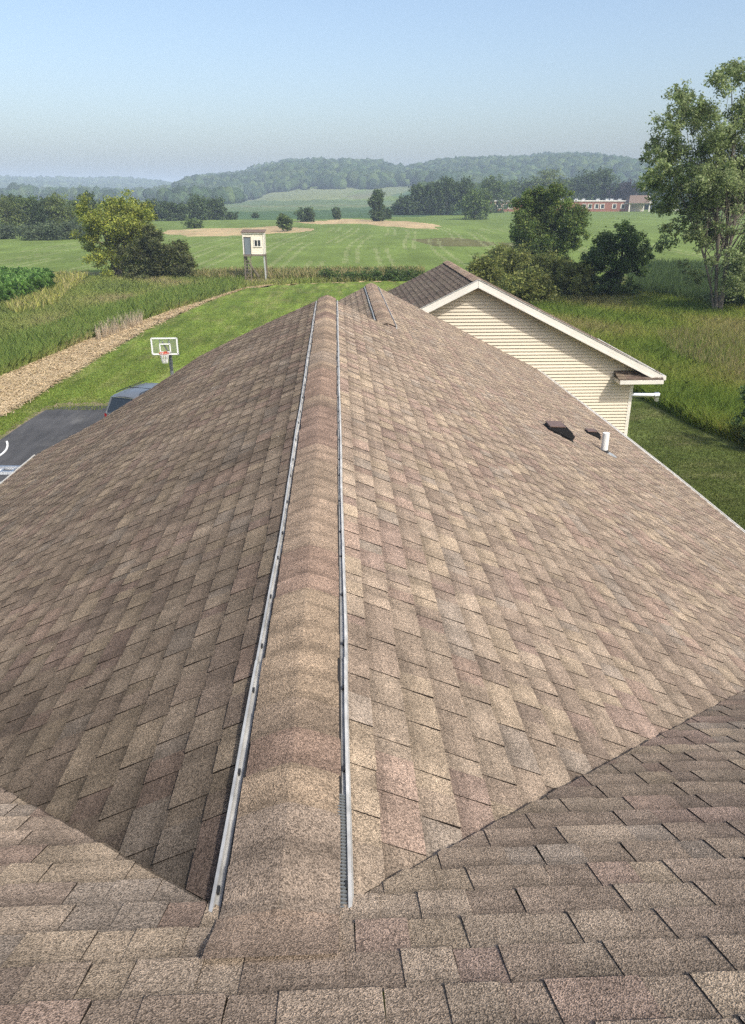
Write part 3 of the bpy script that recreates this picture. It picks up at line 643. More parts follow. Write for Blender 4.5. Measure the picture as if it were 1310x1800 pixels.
forest('valley_forest', 700, 800, 1130, 285, 480, 5, 305, FC, [[(380, 364), (392, 356), (450, 346), (500, 330), (500, 400), (380, 400)]])
forest('far_hill_forest', 3600, 2200, 3060, -150, 345, 9.5, 302, FC)
forest('far_woods', 700, 1000, 2200, -150, 300, 7, 303, FC)
forest('valley_woods', 500, 620, 1100, 740, 1420, 5.5, 304, FC)

# ------------------------------------------------------------------ house
HZ = 1.55; XR = -.16; S = .5
house = thing('house', 'long brown shingled house roof with aluminium ridge vent and cream sided gable wing', 'house', (0, 10, GZ))
SAG = ([0, 1.3, 2.3, 3.7, 6, 9, 12, 14, 40], [0, 0, .05, .12, .10, .05, 0, 0, 0])
HUMPX = ([-7, -5.3, -4.2, -3.1, -2.31, -1.34, -.16], [-.09, -.09, -.085, .01, .11, .085, 0])
def dz(x, y):
    s = -np.interp(y, *SAG) * max(0, 1 - abs(x - XR) / 2.5)
    if x < XR: s += float(np.interp(x, *HUMPX)) * min(1, max(0, y / 12.9)) ** 2
    return float(s)
NR = np.array([S, 0, 1]) / math.hypot(S, 1); NL = np.array([-S, 0, 1]) / math.hypot(S, 1); CS = 1 / math.hypot(S, 1)
def P_right(u, v, h):
    x = XR + v * CS; p = np.array([x, u, -HZ - S * (x - XR)]); p[2] += dz(x, u); return p + NR * h
def P_left(u, v, h):
    x = XR - v * CS; p = np.array([x, u, -HZ + S * (x - XR)]); p[2] += dz(x, u); return p + NL * h
NU = np.array([0, S, 1]) / math.hypot(S, 1); YU = -.9; ZU = -1.55 - .5 * (YU - 1.23)
def P_up(u, v, h):
    y = YU + v * CS; return np.array([u, y, ZU - S * (y - YU)]) + NU * h
X2 = .85; Z2 = -HZ - S * (X2 - XR)
def P_left2(u, v, h):
    x = X2 - v * CS; return np.array([x, u, Z2 + S * (x - X2)]) + NL * h
XW, YW0, YW1, ZW, SW = 3.55, 19.78, 25.5, -2.0, .485
NWL = np.array([-SW, 0, 1]) / math.hypot(SW, 1); NWR = np.array([SW, 0, 1]) / math.hypot(SW, 1); CW_ = 1 / math.hypot(SW, 1)
def P_wl(u, v, h): x = XW - v * CW_; return np.array([x, u, ZW + SW * (x - XW)]) + NWL * h
def P_wr(u, v, h): x = XW + v * CW_; return np.array([x, u, ZW - SW * (x - XW)]) + NWR * h

def clip(poly, a, b):  # keep the left side of a->b
    out = []; n = len(poly)
    sd = lambda p: (b[0] - a[0]) * (p[1] - a[1]) - (b[1] - a[1]) * (p[0] - a[0])
    for i in range(n):
        p, q = poly[i], poly[(i + 1) % n]; sp, sq = sd(p), sd(q)
        if sp >= 0: out.append(p)
        if (sp > 0 and sq < 0) or (sp < 0 and sq > 0):
            t = sp / (sp - sq); out.append(tuple(p[k] + (q[k] - p[k]) * t for k in range(len(p))))
    return out
def clip_convex(poly, cv):
    for i in range(len(cv)):
        poly = clip(poly, cv[i], cv[(i + 1) % len(cv)])
        if len(poly) < 3: return []
    return poly
def ccw(pl): 
    a = sum(pl[i][0] * pl[(i + 1) % len(pl)][1] - pl[(i + 1) % len(pl)][0] * pl[i][1] for i in range(len(pl)))
    return pl if a > 0 else pl[::-1]
SH = np.array([(.335, .262, .172), (.30, .236, .165), (.268, .205, .142), (.225, .168, .118), (.185, .137, .10), (.262, .178, .132), (.22, .148, .115), (.245, .205, .158)])
SH = SH * .50 + np.array([.255, .205, .166]) * .50
SHW = np.array([.14, .19, .19, .16, .09, .09, .06, .08])
PATS = []
for q in ([.19, .10, .12, .13, .16, .09, .12, .09], [.14, .09, .21, .12, .11, .10, .14, .09], [.17, .13, .13, .09, .19, .08, .12, .09], [.12, .10, .16, .10, .20, .12, .11, .09]):
    t_ = sum(q); PATS.append([(i_ % 2 == 0, w_ / t_) for i_, w_ in enumerate(q)])
def shingles(mb, P, polys, seed, e=.143, flip=False, tone=1.0, lift=0.0, thick=1.0, sides=True):
    rng = np.random.default_rng(seed); polys = [ccw(p) for p in polys]
    us = [p[0] for pl in polys for p in pl]; vs = [p[1] for pl in polys for p in pl]
    k0, k1 = int(math.floor(min(vs) / e)), int(math.ceil(max(vs) / e))
    for k in range(k0, k1):
        start = math.floor(min(us)) - 2 + (k * .165 + .04 * (k // 6)) % 1.0 + rng.uniform(-.008, .008); seq = []; a_ = start
        while a_ < max(us):
            pat = PATS[rng.integers(0, len(PATS))]; hh_ = rng.uniform(-.0006, .0009)
            for q_, (rz_, w_) in enumerate(pat): seq.append((a_, w_, rz_, hh_)); a_ += w_
        base = 0; cj = rng.uniform(-.003, .003)
        for u, wd, raised, shh in seq:
            if u + wd < min(us): continue
            if rng.random() < .62: base = rng.choice(len(SH), p=SHW)
            c = SH[base] * rng.uniform(.9, 1.1) * tone * (1.0 if raised else .93)
            v0 = k * e; v1 = v0 + e + cj + rng.uniform(-.0015, .0015)
            ht, hb = ((.0042, .0108) if raised else (.002, .0062))
            hb = (hb + shh + rng.uniform(-.0004, .0006)) * thick; ht *= thick
            sk = rng.uniform(-.004, .004)
            q = [(u, v0), (u + wd, v0), (u + wd + sk, v1), (u + sk * .6, v1)]
            for pl in polys:
                r = clip_convex(q, pl)
                if len(r) < 3: continue
                top = [P(a, b, lift + ht + (hb - ht) * (b - v0) / (v1 - v0)) for a, b in r]
                if flip: top = top[::-1]; r = r[::-1]
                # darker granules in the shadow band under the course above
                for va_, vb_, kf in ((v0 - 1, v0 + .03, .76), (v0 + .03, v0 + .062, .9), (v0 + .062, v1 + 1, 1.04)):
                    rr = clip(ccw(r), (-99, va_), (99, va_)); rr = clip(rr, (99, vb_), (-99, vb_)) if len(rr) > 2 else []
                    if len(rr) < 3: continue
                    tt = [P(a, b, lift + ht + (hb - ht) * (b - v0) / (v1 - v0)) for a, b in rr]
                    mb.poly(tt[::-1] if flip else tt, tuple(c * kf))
                if sides:
                    bot = [P(a, b, lift - .002) for a, b in r]; n = len(r)
                    dc = tuple(c * .30) if raised else tuple(c * .5)
                    for i in range(n):
                        j = (i + 1) % n
                        if r[i][1] <= v0 + 1e-6 and r[j][1] <= v0 + 1e-6: continue
                        du, dv = abs(r[i][0] - r[j][0]), abs(r[i][1] - r[j][1])
                        if (.3 * dv < du < 3 * dv and du > .002) or (du > .3 * dv and du > .004 and not (min(r[i][1], r[j][1]) > v1 - .02)): mb.poly([top[i], bot[i], bot[j], top[j]], tuple(c * .75)); continue
                        butt = abs(r[i][1] - r[j][1]) < .02 and min(r[i][1], r[j][1]) > v1 - .02
                        mb.poly([top[i], bot[i], bot[j], top[j]], tuple(c * .55) if butt else (.028, .022, .018) if raised else dc)
def deck(mb, P, pts, h=-.012, n=10):
    """a plain sheet under the shingles: quad a,b,c,d in (u,v)"""
    a, b, c, d = [np.array(p, float) for p in pts]
    for i in range(n):
        for j in range(n):
            q = []
            for (s, t) in ((i, j), (i + 1, j), (i + 1, j + 1), (i, j + 1)):
                s, t = s / n, t / n; w_ = (a * (1 - s) + b * s) * (1 - t) + (d * (1 - s) + c * s) * t; q.append(P(w_[0], w_[1], h))
            mb.poly(q, (.05, .042, .036))
YG, YG2 = 12.9, 19.55
EAVE = [(7.3, 5.9), (9.9, 5.87), (12.4, 5.84), (12.9, 5.81), (14.33, 5.71), (15.6, 5.59), (16.95, 5.42), (19.55, 5.2)]
vR = lambda x: (x - XR) / CS; vL = lambda x: (XR - x) / CS
EXL = -5.25
# right slope: from the ridge to the right eave, running past the near gable to the garage wing
mr = MB()
pA = [(1.23, 0), (YG, 0), (YG, vR(5.81)), (9.9, vR(5.87)), (1.39 + 5.9, vR(5.9))]
pB = [(YG, vR(X2)), (YG2, vR(X2)), (YG2, vR(5.2)), (16.95, vR(5.42)), (14.33, vR(5.71)), (YG, vR(5.81))]
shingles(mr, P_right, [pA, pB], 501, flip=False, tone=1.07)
deck(mr, P_right, [(1.0, 0), (YG, 0), (YG, vR(5.80)), (6.9, vR(5.86))]); deck(mr, P_right, [(YG, vR(X2)), (YG2, vR(X2)), (YG2, vR(5.19)), (YG, vR(5.80))])
roof_r = obj('roof_slope', mr, M['shingle'], house); roof_r['label'] = 'right slope, sunlit tan shingles'
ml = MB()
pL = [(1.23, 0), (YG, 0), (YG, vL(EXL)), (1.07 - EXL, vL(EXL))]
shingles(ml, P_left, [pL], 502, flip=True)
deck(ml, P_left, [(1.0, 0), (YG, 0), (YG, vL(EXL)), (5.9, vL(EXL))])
roof_l = obj('roof_slope', ml, M['shingle'], house); roof_l['label'] = 'left slope, darker brown shingles'
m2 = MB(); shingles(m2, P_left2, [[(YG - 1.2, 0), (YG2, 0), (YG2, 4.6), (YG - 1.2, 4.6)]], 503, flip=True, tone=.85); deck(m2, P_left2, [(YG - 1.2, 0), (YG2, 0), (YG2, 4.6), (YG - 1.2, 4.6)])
roof_2 = obj('roof_slope', m2, M['shingle'], house); roof_2['label'] = 'left slope of the lower second ridge'
# upper roof in the foreground: its edge is cut along the two valleys
mu = MB(); vU = lambda y: (y - YU) / CS
EY = 8.4
valL = lambda x: 1.07 - x; valR = lambda x: 1.39 + x
pu1 = [(-.16, 0), (7.2, 0), (7.2, vU(valR(7.2) - .015)), (-.16, vU(1.215))]
pu2 = [(-6.3, 0), (-.16, 0), (-.16, vU(1.215)), (-6.3, vU(valL(-6.3) - .015))]
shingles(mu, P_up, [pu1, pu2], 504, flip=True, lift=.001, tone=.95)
roof_u = obj('roof_slope', mu, M['shingle'], house); roof_u['label'] = 'foreground slope ending in two valleys'
mu = MB()
P_back = lambda u, v, h: np.array([u, YU - v * CS, ZU - S * v * CS]) + np.array([0, -S, 1]) * CS * h
shingles(mu, P_back, [[(-6.3, 0), (7.2, 0), (7.2, 4), (-6.3, 4)]], 505, flip=False, lift=.012, e=.143)
roof_k = obj('roof_slope', mu, M['shingle'], house); roof_k['label'] = 'back slope of the foreground roof'
# wing roof
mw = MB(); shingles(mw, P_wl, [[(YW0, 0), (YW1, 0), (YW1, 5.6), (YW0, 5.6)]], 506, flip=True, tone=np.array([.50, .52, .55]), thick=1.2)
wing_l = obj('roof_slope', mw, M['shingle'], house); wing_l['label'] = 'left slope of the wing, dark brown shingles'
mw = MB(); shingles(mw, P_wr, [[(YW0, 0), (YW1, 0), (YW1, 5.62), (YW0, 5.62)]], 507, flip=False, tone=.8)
wing_r = obj('roof_slope', mw, M['shingle'], house); wing_r['label'] = 'right slope of the wing'

# ridge vents: capping shingles over a black vent core, aluminium strips at both sides
def capping(xc, y0, y1, z0, sag, seed, parent, e=.17, hw=.143):
    rng = np.random.default_rng(seed)
    prof = [(-1.0, -.046), (-.72, -.027), (-.4, -.009), (-.12, .004), (0, .008), (.12, .004), (.4, -.009), (.72, -.027), (1.0, -.046)]
    mb = MB(); y = y0; base = 1; sub = 4; CUT = [0, .3, .62, .88, 1]
    while y < y1:
        ye = min(y + e * rng.uniform(.96, 1.04), y1)
        if rng.random() < .5: base = rng.choice(len(SH), p=SHW)
        c0 = SH[base] * rng.uniform(.82, 1.08) * .92 * np.array([1.01, .975, .955]); lift = rng.uniform(0, .003); jx = rng.normal(0, .002)
        for s in range(sub):
            ca, cb = CUT[s], CUT[s + 1]; ya, yb = y + (ye - y) * ca, y + (ye - y) * cb
            secs = []
            for yy, tt in ((ya, ca), (yb, cb)):
                zz = z0 + (dz(xc, yy) if sag else 0) + .001 + .008 * tt + lift
                w_ = hw
                t_ = max(0, min(1, (1.44 - yy) / .26)) if sag else 0; t_ = t_ * t_ * (3 - 2 * t_); zu = -1.55 - .5 * (yy - 1.23) + .026
                secs.append([(xc + jx + a * w_, yy, (zz + b) * (1 - t_) + zu * t_) for a, b in prof])
            c = c0 * (1 + .06 * (s - 1.5) / 1.5)
            if s == sub - 1: c = c * rng.uniform(.72, 1.0)
            if s == 0: c = c * .88
            mb.loft(secs, tuple(c))
        # butt
        mb.loft([secs[1], [(p[0], p[1], p[2] - .009) for p in secs[1]]], (.05, .04, .035))
        y = ye
    # side skirts
    return obj('ridge_cap', mb, M['shingle'], parent, smooth=False)
rc = capping(XR, 1.13, YG + .02, -HZ + .002, True, 601, roof_r); rc['label'] = 'capping shingles of the long ridge'
rc2 = capping(X2, YG + .35, YG2 + .02, Z2 + .004, False, 602, roof_2); rc2['label'] = 'capping shingles of the second ridge'
def core(xc, y0, y1, z0, sag, parent, hw=.152):
    mb = MB(); ys = np.linspace(y0, y1, int((y1 - y0) / .25) + 2)
    secs = []
    for yy in ys:
        zz = z0 + (dz(xc, yy) if sag else 0); secs.append([(xc - hw, yy, zz - hw * S - .004), (xc - hw + .004, yy, zz - .046), (xc, yy, zz - .008), (xc + hw - .004, yy, zz - .046), (xc + hw, yy, zz - hw * S - .004)])
    mb.loft(secs); return obj('vent_core', mb, M['tar'], parent)
core(XR, 1.2, YG, -HZ, True, roof_r); core(X2, YG + .35, YG2, Z2, False, roof_2)
def strip(xc, side, y0, y1, z0, sag, parent, seed, hw=.152, w1=.023, wav=.0016, bright=1):
    """bent metal baffle: foot on the shingles, upright lip, rolled top; joints every 1.2 m; dark weep slots"""
    rng = np.random.default_rng(seed); mb = MB(); sl = MB(); y = y0
    ph = rng.uniform(0, 6)
    def sec(yy, jx, jz):
        zz = z0 + (dz(xc, yy) if sag else 0) + jz; wv = wav * math.sin(yy * 2.3 + ph) + wav * .6 * math.sin(yy * 5.1) + jx
        X = lambda a: xc + side * (hw + a) + wv
        Zf = lambda a: zz - S * (hw + a)
        return [(X(-.006), yy, Zf(-.006) + .008), (X(.004), yy, Zf(0) + .016), (X(.012), yy, Zf(.01) + .018), (X(.014), yy, Zf(.01) + .036), (X(w1), yy, Zf(.02) + .038), (X(w1 + .005), yy, Zf(w1) + .018), (X(w1 + .003), yy, Zf(w1) + .006)]
    while y < y1:
        ye = min(y + 1.22, y1); jx, jz = rng.normal(0, .0012), rng.normal(0, .0012)
        ys = np.linspace(y, ye, 7)
        mb.loft([sec(v, jx, jz) for v in ys], (.52, .51, .48))
        a = sec(y, jx, jz); mb.poly(a if side > 0 else a[::-1], (.5, .5, .48))
        for yy in np.arange(y + .12, ye - .05, .45):
            s = sec(yy, jx, jz); p = np.array(s[3]) * .35 + np.array(s[2]) * .65
            mb.box(p + np.array([-side * .003, 0, .004]), (.007, .022, .009), (.03, .03, .03))
        y = ye + .002
    o = obj('vent_strip', mb, M['metal'], parent); return o
st = strip(XR, -1, 1.30, YG - .1, -HZ, True, roof_r, 611, hw=.155); st['label'] = 'bright aluminium strip along the left of the ridge'
st = strip(XR, 1, 1.30, YG - .1, -HZ, True, roof_r, 612, hw=.150); st['label'] = 'aluminium strip along the right of the ridge'
# louvre comb on the near right end of the vent
lv = MB()
for yy in np.arange(1.32, 1.75, .012):
    zz = -HZ + dz(XR, yy) - .5 * .143; lv.bar((XR + .136, yy, zz + .030), (XR + .157, yy + .006, zz + .018), .004, (1, 1, 1), .008)
obj('vent_louvre', lv, M['polegrey'], roof_r)
st = strip(X2, -1, YG + .5, YG2 - .1, Z2, False, roof_2, 613); st = strip(X2, 1, YG + .42, YG2 - .1, Z2, False, roof_2, 614)
# black end gap under the second capping
eb = MB(); eb.box((X2 - .05, YG + .34, Z2 - .045), (.16, .05, .03)); obj('vent_end', eb, M['black'], roof_2)
eb = MB(); eb.bar((X2 - .02, YG + .35, Z2 - .028), (X2 + .17, YG + .33, Z2 - .075), .012, (.6, .6, .58)); obj('vent_end_trim', eb, M['metal'], roof_2)
eb = MB(); eb.bar((XR - .168, 1.30, -HZ - .068), (XR - .15, 1.12, -HZ - .045), .012, (1, 1, 1), .012); obj('strip_end_gap', eb, M['black'], roof_r)

# eaves: drip edge and gutter
mb = MB(); gt = MB()
ev = [(y, x) for y, x in EAVE]
for (ya, xa), (yb, xb) in zip(ev[:-1], ev[1:]):
    pa = P_right(ya, vR(xa), 0); pb = P_right(yb, vR(xb), 0)
    mb.loft([[pa + (-.02, 0, .013), pa + (.018, 0, .004), pa + (.022, 0, -.06)], [pb + (-.02, 0, .013), pb + (.018, 0, .004), pb + (.022, 0, -.06)]])
    sec = lambda p: [p + (-.02, 0, -.03), p + (.0, 0, -.14), p + (.09, 0, -.14), p + (.115, 0, -.045), p + (.10, 0, -.045), p + (.085, 0, -.12), p + (.01, 0, -.12)]
    gt.loft([sec(pa), sec(pb)], closed=True)
obj('drip_edge', mb, M['white'], house); g_ = obj('gutter', gt, M['white'], house); g_['label'] = 'gutter under the right eave'
gt = MB(); ys = np.linspace(1.07 - EXL, YG + .03, 6); secs = []
for y in ys:
    p = P_left(y, vL(EXL), 0); secs.append([p + (.03, 0, -.02), p + (.02, 0, -.14), p + (-.045, 0, -.14), p + (-.065, 0, -.012), p + (-.045, 0, -.008), p + (-.03, 0, -.11), p + (0, 0, -.11)])
gt.loft(secs, closed=True); g_ = obj('gutter', gt, M['white'], house); g_['label'] = 'white gutter along the left eave'
# rake boards of the near gable and of the second ridge end
for P, v0, v1, yy in ((P_left, 0, vL(EXL), YG), (P_right, 0, vR(X2) + .3, YG), (P_right, vR(X2), vR(5.2), YG2), (P_left2, 0, 4.6, YG2)):
    rk = MB()
    for k in range(8):
        a = P(yy + .005, v0 + (v1 - v0) * k / 8, -.02); b = P(yy + .005, v0 + (v1 - v0) * (k + 1) / 8, -.02)
        rk.faces([a, b, b - (0, 0, .18), a - (0, 0, .18), a + (0, .03, 0), b + (0, .03, 0), b + (0, .03, -.18), a + (0, .03, -.18)], [(0, 1, 2, 3), (7, 6, 5, 4), (3, 2, 6, 7), (1, 0, 4, 5)])
    obj('rake_board', rk, M['white'], house)
# plain walls under the main roof
wl = MB()
def wallseg(a, b, za, zb): wl.poly([(a[0], a[1], GZ), (b[0], b[1], GZ), (b[0], b[1], zb), (a[0], a[1], za)])
zl = -4.25; zr = -4.7
wallseg((EXL + .45, 6.4), (EXL + .45, 12.6), zl, zl); wallseg((5.3, 7), (5.3, 12.6), zr, zr); wallseg((5.3, 12.6), (4.85, 20.08), zr, zr)
wl.poly([(EXL + .45, 12.6, GZ), (X2, 12.6, GZ), (X2, 12.6, -2.3), (XR, 12.6, -1.75), (-2.3, 12.6, -2.7), (EXL + .45, 12.6, zl)])
wl.poly([(-2.6, 19.3, GZ), (4.8, 19.3, GZ), (4.8, 19.3, -4.3), (X2, 19.3, -2.3), (-2.6, 19.3, -4.1)]); wallseg((-2.6, 12.6), (-2.6, 19.3), -4.1, -4.1)
wallseg((-5.8, -4), (-5.8, 6.4), -4.9, -4.9); wallseg((6.8, -4), (6.8, 7.5), -4.9, -4.9)
w_o = obj('wall', wl, M['siding'], house); w_o['label'] = 'walls under the main eaves'

# wing: gable wall in lapped siding, rake boards, eave return, trims
YWALL = 20.12; XC = 7.96; XCL = XW - (XC - XW)
sd = MB(); ch = .0865; z = GZ; ztop = ZW - .16
while z < ztop:
    z1 = min(z + ch, ztop)
    def half(zz): return min(XC - XW, (ztop - zz) / SW)
    h0, h1 = half(z), half(z1)
    if h0 > .03:
        if True:
            sd.poly([(XW - h0, YWALL - .043, z), (XW + h0, YWALL - .043, z), (XW + h1, YWALL - .002, z1), (XW - h1, YWALL - .002, z1)])
            sd.poly([(XW - h0, YWALL - .002, z), (XW + h0, YWALL - .002, z), (XW + h0, YWALL - .043, z), (XW - h0, YWALL - .043, z)])
        else:
            sd.poly([(XW - h0, YWALL - .01, z), (XW + h0, YWALL - .01, z), (XW + h1, YWALL - .003, z1), (XW - h1, YWALL - .003, z1)])
    z = z1
gw = obj('gable_wall', sd, M['siding'], house); gw['label'] = 'cream lap sided gable wall of the wing'
sw = MB(); 
for (xa, ya, xb, yb) in ((XC, YWALL, XC, YW1 - .3), (XC, YW1 - .3, XCL, YW1 - .3), (XCL, YW1 - .3, XCL, YWALL)):
    sw.poly([(xa, ya, GZ), (xb, yb, GZ), (xb, yb, -4.35), (xa, ya, -4.35)])
w_o = obj('wall', sw, M['siding'], house); w_o['label'] = 'side and back walls of the wing'
ct = MB(); ct.box((XC - .03, YWALL - .012, (GZ - 4.4) / 2), (.085, .05, -4.4 - GZ)); ct.box((XC + .012, YWALL + .035, (GZ - 4.4) / 2), (.04, .085, -4.4 - GZ)); obj('corner_trim', ct, M['white'], house)
for sgn, P in ((1, P_wr), (-1, P_wl)):
    rb = MB(); L = 5.6
    a, b = P(YW0 - .012, 0, -.008), P(YW0 - .012, L, -.008); d = .165
    rb.faces([a, b, b - (0, 0, d), a - (0, 0, d), a + (0, .03, 0), b + (0, .03, 0), b + (0, .03, -d), a + (0, .03, -d)], [(0, 1, 2, 3), (7, 6, 5, 4), (3, 2, 6, 7), (1, 0, 4, 5), (1, 5, 6, 2)])
    # stepped lower lip and soffit back to the wall
    a2, b2 = a + (0, -.012, -.125), b + (0, -.012, -.155)
    rb.faces([a2, b2, b2 - (0, 0, .05), a2 - (0, 0, .05), a2 + (0, .012, 0), b2 + (0, .012, 0)], [(0, 1, 2, 3), (1, 0, 4, 5)])
    rb.poly([a + (0, .02, -d + .01), b + (0, .02, -d + .01), b + (0, YWALL - YW0 + .01, -d + .01), a + (0, YWALL - YW0 + .01, -d + .01)])
    o_ = obj('rake_board', rb, M['white'], house); o_['label'] = 'right rake board of the wing gable' if sgn > 0 else 'left rake board of the wing gable'
# drip edge along the wing rake
db = MB()
for P in (P_wr, P_wl): db.bar(P(YW0 - .015, 0, .012), P(YW0 - .015, 5.62, .012), .02, (.5, .5, .48), .012)
obj('drip_edge', db, M['metal'], house)
XE = XW + 5.62 * CW_; ZE = ZW - SW * 5.62 * CW_
er = MB(); er.faces([(7.42, YW0 - .17, ZE - .10), (XE - .02, YW0 - .17, ZE - .10), (XE - .02, YWALL, ZE - .10), (7.42, YWALL, ZE - .10), (7.42, YW0 - .17, ZE - .20), (XE - .02, YW0 - .17, ZE - .20), (XE - .02, YWALL, ZE - .20), (7.42, YWALL, ZE - .20)],
                    [(0, 1, 2, 3), (7, 6, 5, 4), (0, 4, 5, 1), (1, 5, 6, 2), (3, 7, 4, 0)])
ret = obj('eave_return', er, M['white'], house); ret['label'] = 'boxed eave return at the right end of the rake'
mrs = MB()
P_ret = lambda u, v, h: np.array([u, YWALL - v, ZE + .06 - .35 * v + h])
shingles(mrs, P_ret, [[(7.40, 0), (XE, 0), (XE, .50), (7.40, .50)]], 508, flip=False, tone=.6, e=.14)
mrs.poly([P_ret(7.41, .5, 0), P_ret(7.41, 0, 0), (7.41, YWALL, ZE - .1), (7.41, YW0 - .17, ZE - .1)], (.1, .08, .06))
mrs.poly([P_ret(7.41, .5, 0), (7.41, YW0 - .17, ZE - .1), (XE, YW0 - .17, ZE - .1), P_ret(XE, .5, 0)], (.1, .08, .06))
obj('return_roof', mrs, M['shingle'], ret)
gt = MB(); gt.box((XE + .05, (YW0 + YW1) / 2, ZE - .08), (.11, YW1 - YW0, .11)); g_ = obj('gutter', gt, M['white'], house); g_['label'] = 'gutter along the right eave of the wing'
sf = MB(); sf.poly([(XC, YWALL, ZE - .24), (XE, YWALL, ZE - .24), (XE, YW1, ZE - .24), (XC, YW1, ZE - .24)]); obj('soffit', sf, M['white'], house)
rcw = capping(XW, YW0 - .01, YW1, ZW + .004, False, 603, wing_l, hw=.15); rcw['label'] = 'capping shingles of the wing ridge'
core(XW, YW0, YW1, ZW, False, wing_l)
p0, p1 = AtY(1120, 693.5, 20.9), AtY(1158, 694.5, 20.9); p0[0] = XC - .02
ex = MB(); ex.tube([p0, p1 - (.12, 0, 0)], .062, 14); ex.tube([p1 - (.14, 0, .0), p1], .085, 14); ex.tube([p1 - (.04, 0, .05), p1 - (.04, 0, .17)], .06, 12)
e_o = obj('exhaust_pipe', ex, M['galv'], house, smooth=False); e_o['label'] = 'galvanised flue pipe sticking out of the wing wall'

# roof furniture on the right slope
def on_right(px, py):
    r = ray(px, py); n = np.array([S, 0, 1]); c = -HZ + S * XR; p = r * c / (n @ r); return p
BR = np.stack([np.array([CS, 0, -S * CS]), np.array([0, 1., 0]), NR], 1)
def boxvent(px, py, ln, wd, ht, lab):
    c = on_right(px, py); b = MB(); k = MB()
    T = lambda a, bb, h: c + BR @ np.array([a, bb, h])
    x0, x1 = -ln / 2, ln / 2; y0, y1 = -wd / 2, wd / 2
    # hood: a level brown top at the upslope end, then a black louvred face sloping down toward the eave
    hA, hB, hC = ht * .42, ht, ht * .55; xm_ = x0 + (hB - hA) / .5
    xm_ = min(xm_, x0 + ln * .6)
    b.faces([T(x0 - .01, y0 - .012, hA), T(xm_ + .012, y0 - .012, hB), T(xm_ + .012, y1 + .012, hB), T(x0 - .01, y1 + .012, hA), T(x0 - .01, y0 - .012, hA - .012), T(xm_ + .012, y0 - .012, hB - .012), T(xm_ + .012, y1 + .012, hB - .012), T(x0 - .01, y1 + .012, hA - .012)],
            [(0, 1, 2, 3), (7, 6, 5, 4), (0, 4, 5, 1), (1, 5, 6, 2), (2, 6, 7, 3), (3, 7, 4, 0)])
    v = obj('roof_vent', b, M['brownvent'], roof_r); v['label'] = lab
    pr = [(x0, .012), (x1, .012), (x1, hC), (xm_, hB - .013), (x0, hA - .013)]
    n_ = [T(a, y0, h) for a, h in pr] + [T(a, y1, h) for a, h in pr]
    k.faces(n_, [(0, 1, 2, 3, 4), (9, 8, 7, 6, 5), (0, 4, 9, 5), (1, 6, 7, 2), (2, 7, 8, 3), (4, 3, 8, 9)])
    for q in (.25, .5, .75): k.bar(T(xm_ + (x1 - xm_) * q, y0 + .01, hB + (hC - hB) * q + .004), T(xm_ + (x1 - xm_) * q, y1 - .01, hB + (hC - hB) * q + .004), .012)
    k.bar(T(x0 + .02, y0 - .004, hA * .5), T(x1 - .03, y0 - .004, hA * .5), .008)
    k.faces([T(x0 - .02, y0 - .03, .013), T(x1 + .02, y0 - .03, .013), T(x1 + .02, y1 + .03, .013), T(x0 - .02, y1 + .03, .013)], [(0, 1, 2, 3)])
    obj('vent_opening', k, M['black'], v)
boxvent(981, 762, .40, .27, .155, 'brown slant back roof vent with black louvred side')
boxvent(1041, 765, .25, .15, .10, 'smaller low brown roof vent beside the white pipe')
c = on_right(1062, 794)
pm = MB(); n = 16; pm.tube([c + (0, 0, -.05), c + (0, 0, .30)], .052, n, cap=False); pm.tube([c + (0, 0, .30), c + (0, 0, .12)], .044, n)
rim = [(c + np.array([math.cos(a) * .052, math.sin(a) * .052, .30]), c + np.array([math.cos(a) * .044, math.sin(a) * .044, .30])) for a in np.linspace(0, 2 * math.pi, n + 1)]
for (a, b), (a2, b2) in zip(rim[:-1], rim[1:]): pm.poly([a, a2, b2, b])
pv = obj('vent_pipe', pm, M['pvc'], roof_r); pv['label'] = 'upright white plastic vent pipe'
bt = MB(); bt.tube([c + (0, 0, -.04), c + (0, 0, .035)], [.085, .058], 16); obj('rubber_boot', bt, M['black'], pv)
fl = MB(); T = lambda a, b, h: c + BR @ np.array([a, b, h])
ring = [(.02, -.09), (.12, -.12), (.19, -.09), (.215, 0), (.19, .09), (.12, .12), (.02, .09)]
fl.poly([T(a, b, .018) for a, b in ring]); fl.loft([[T(a, b, .018) for a, b in ring], [T(a, b, .006) for a, b in ring]]); obj('pipe_flashing', fl, M['lead'], pv)

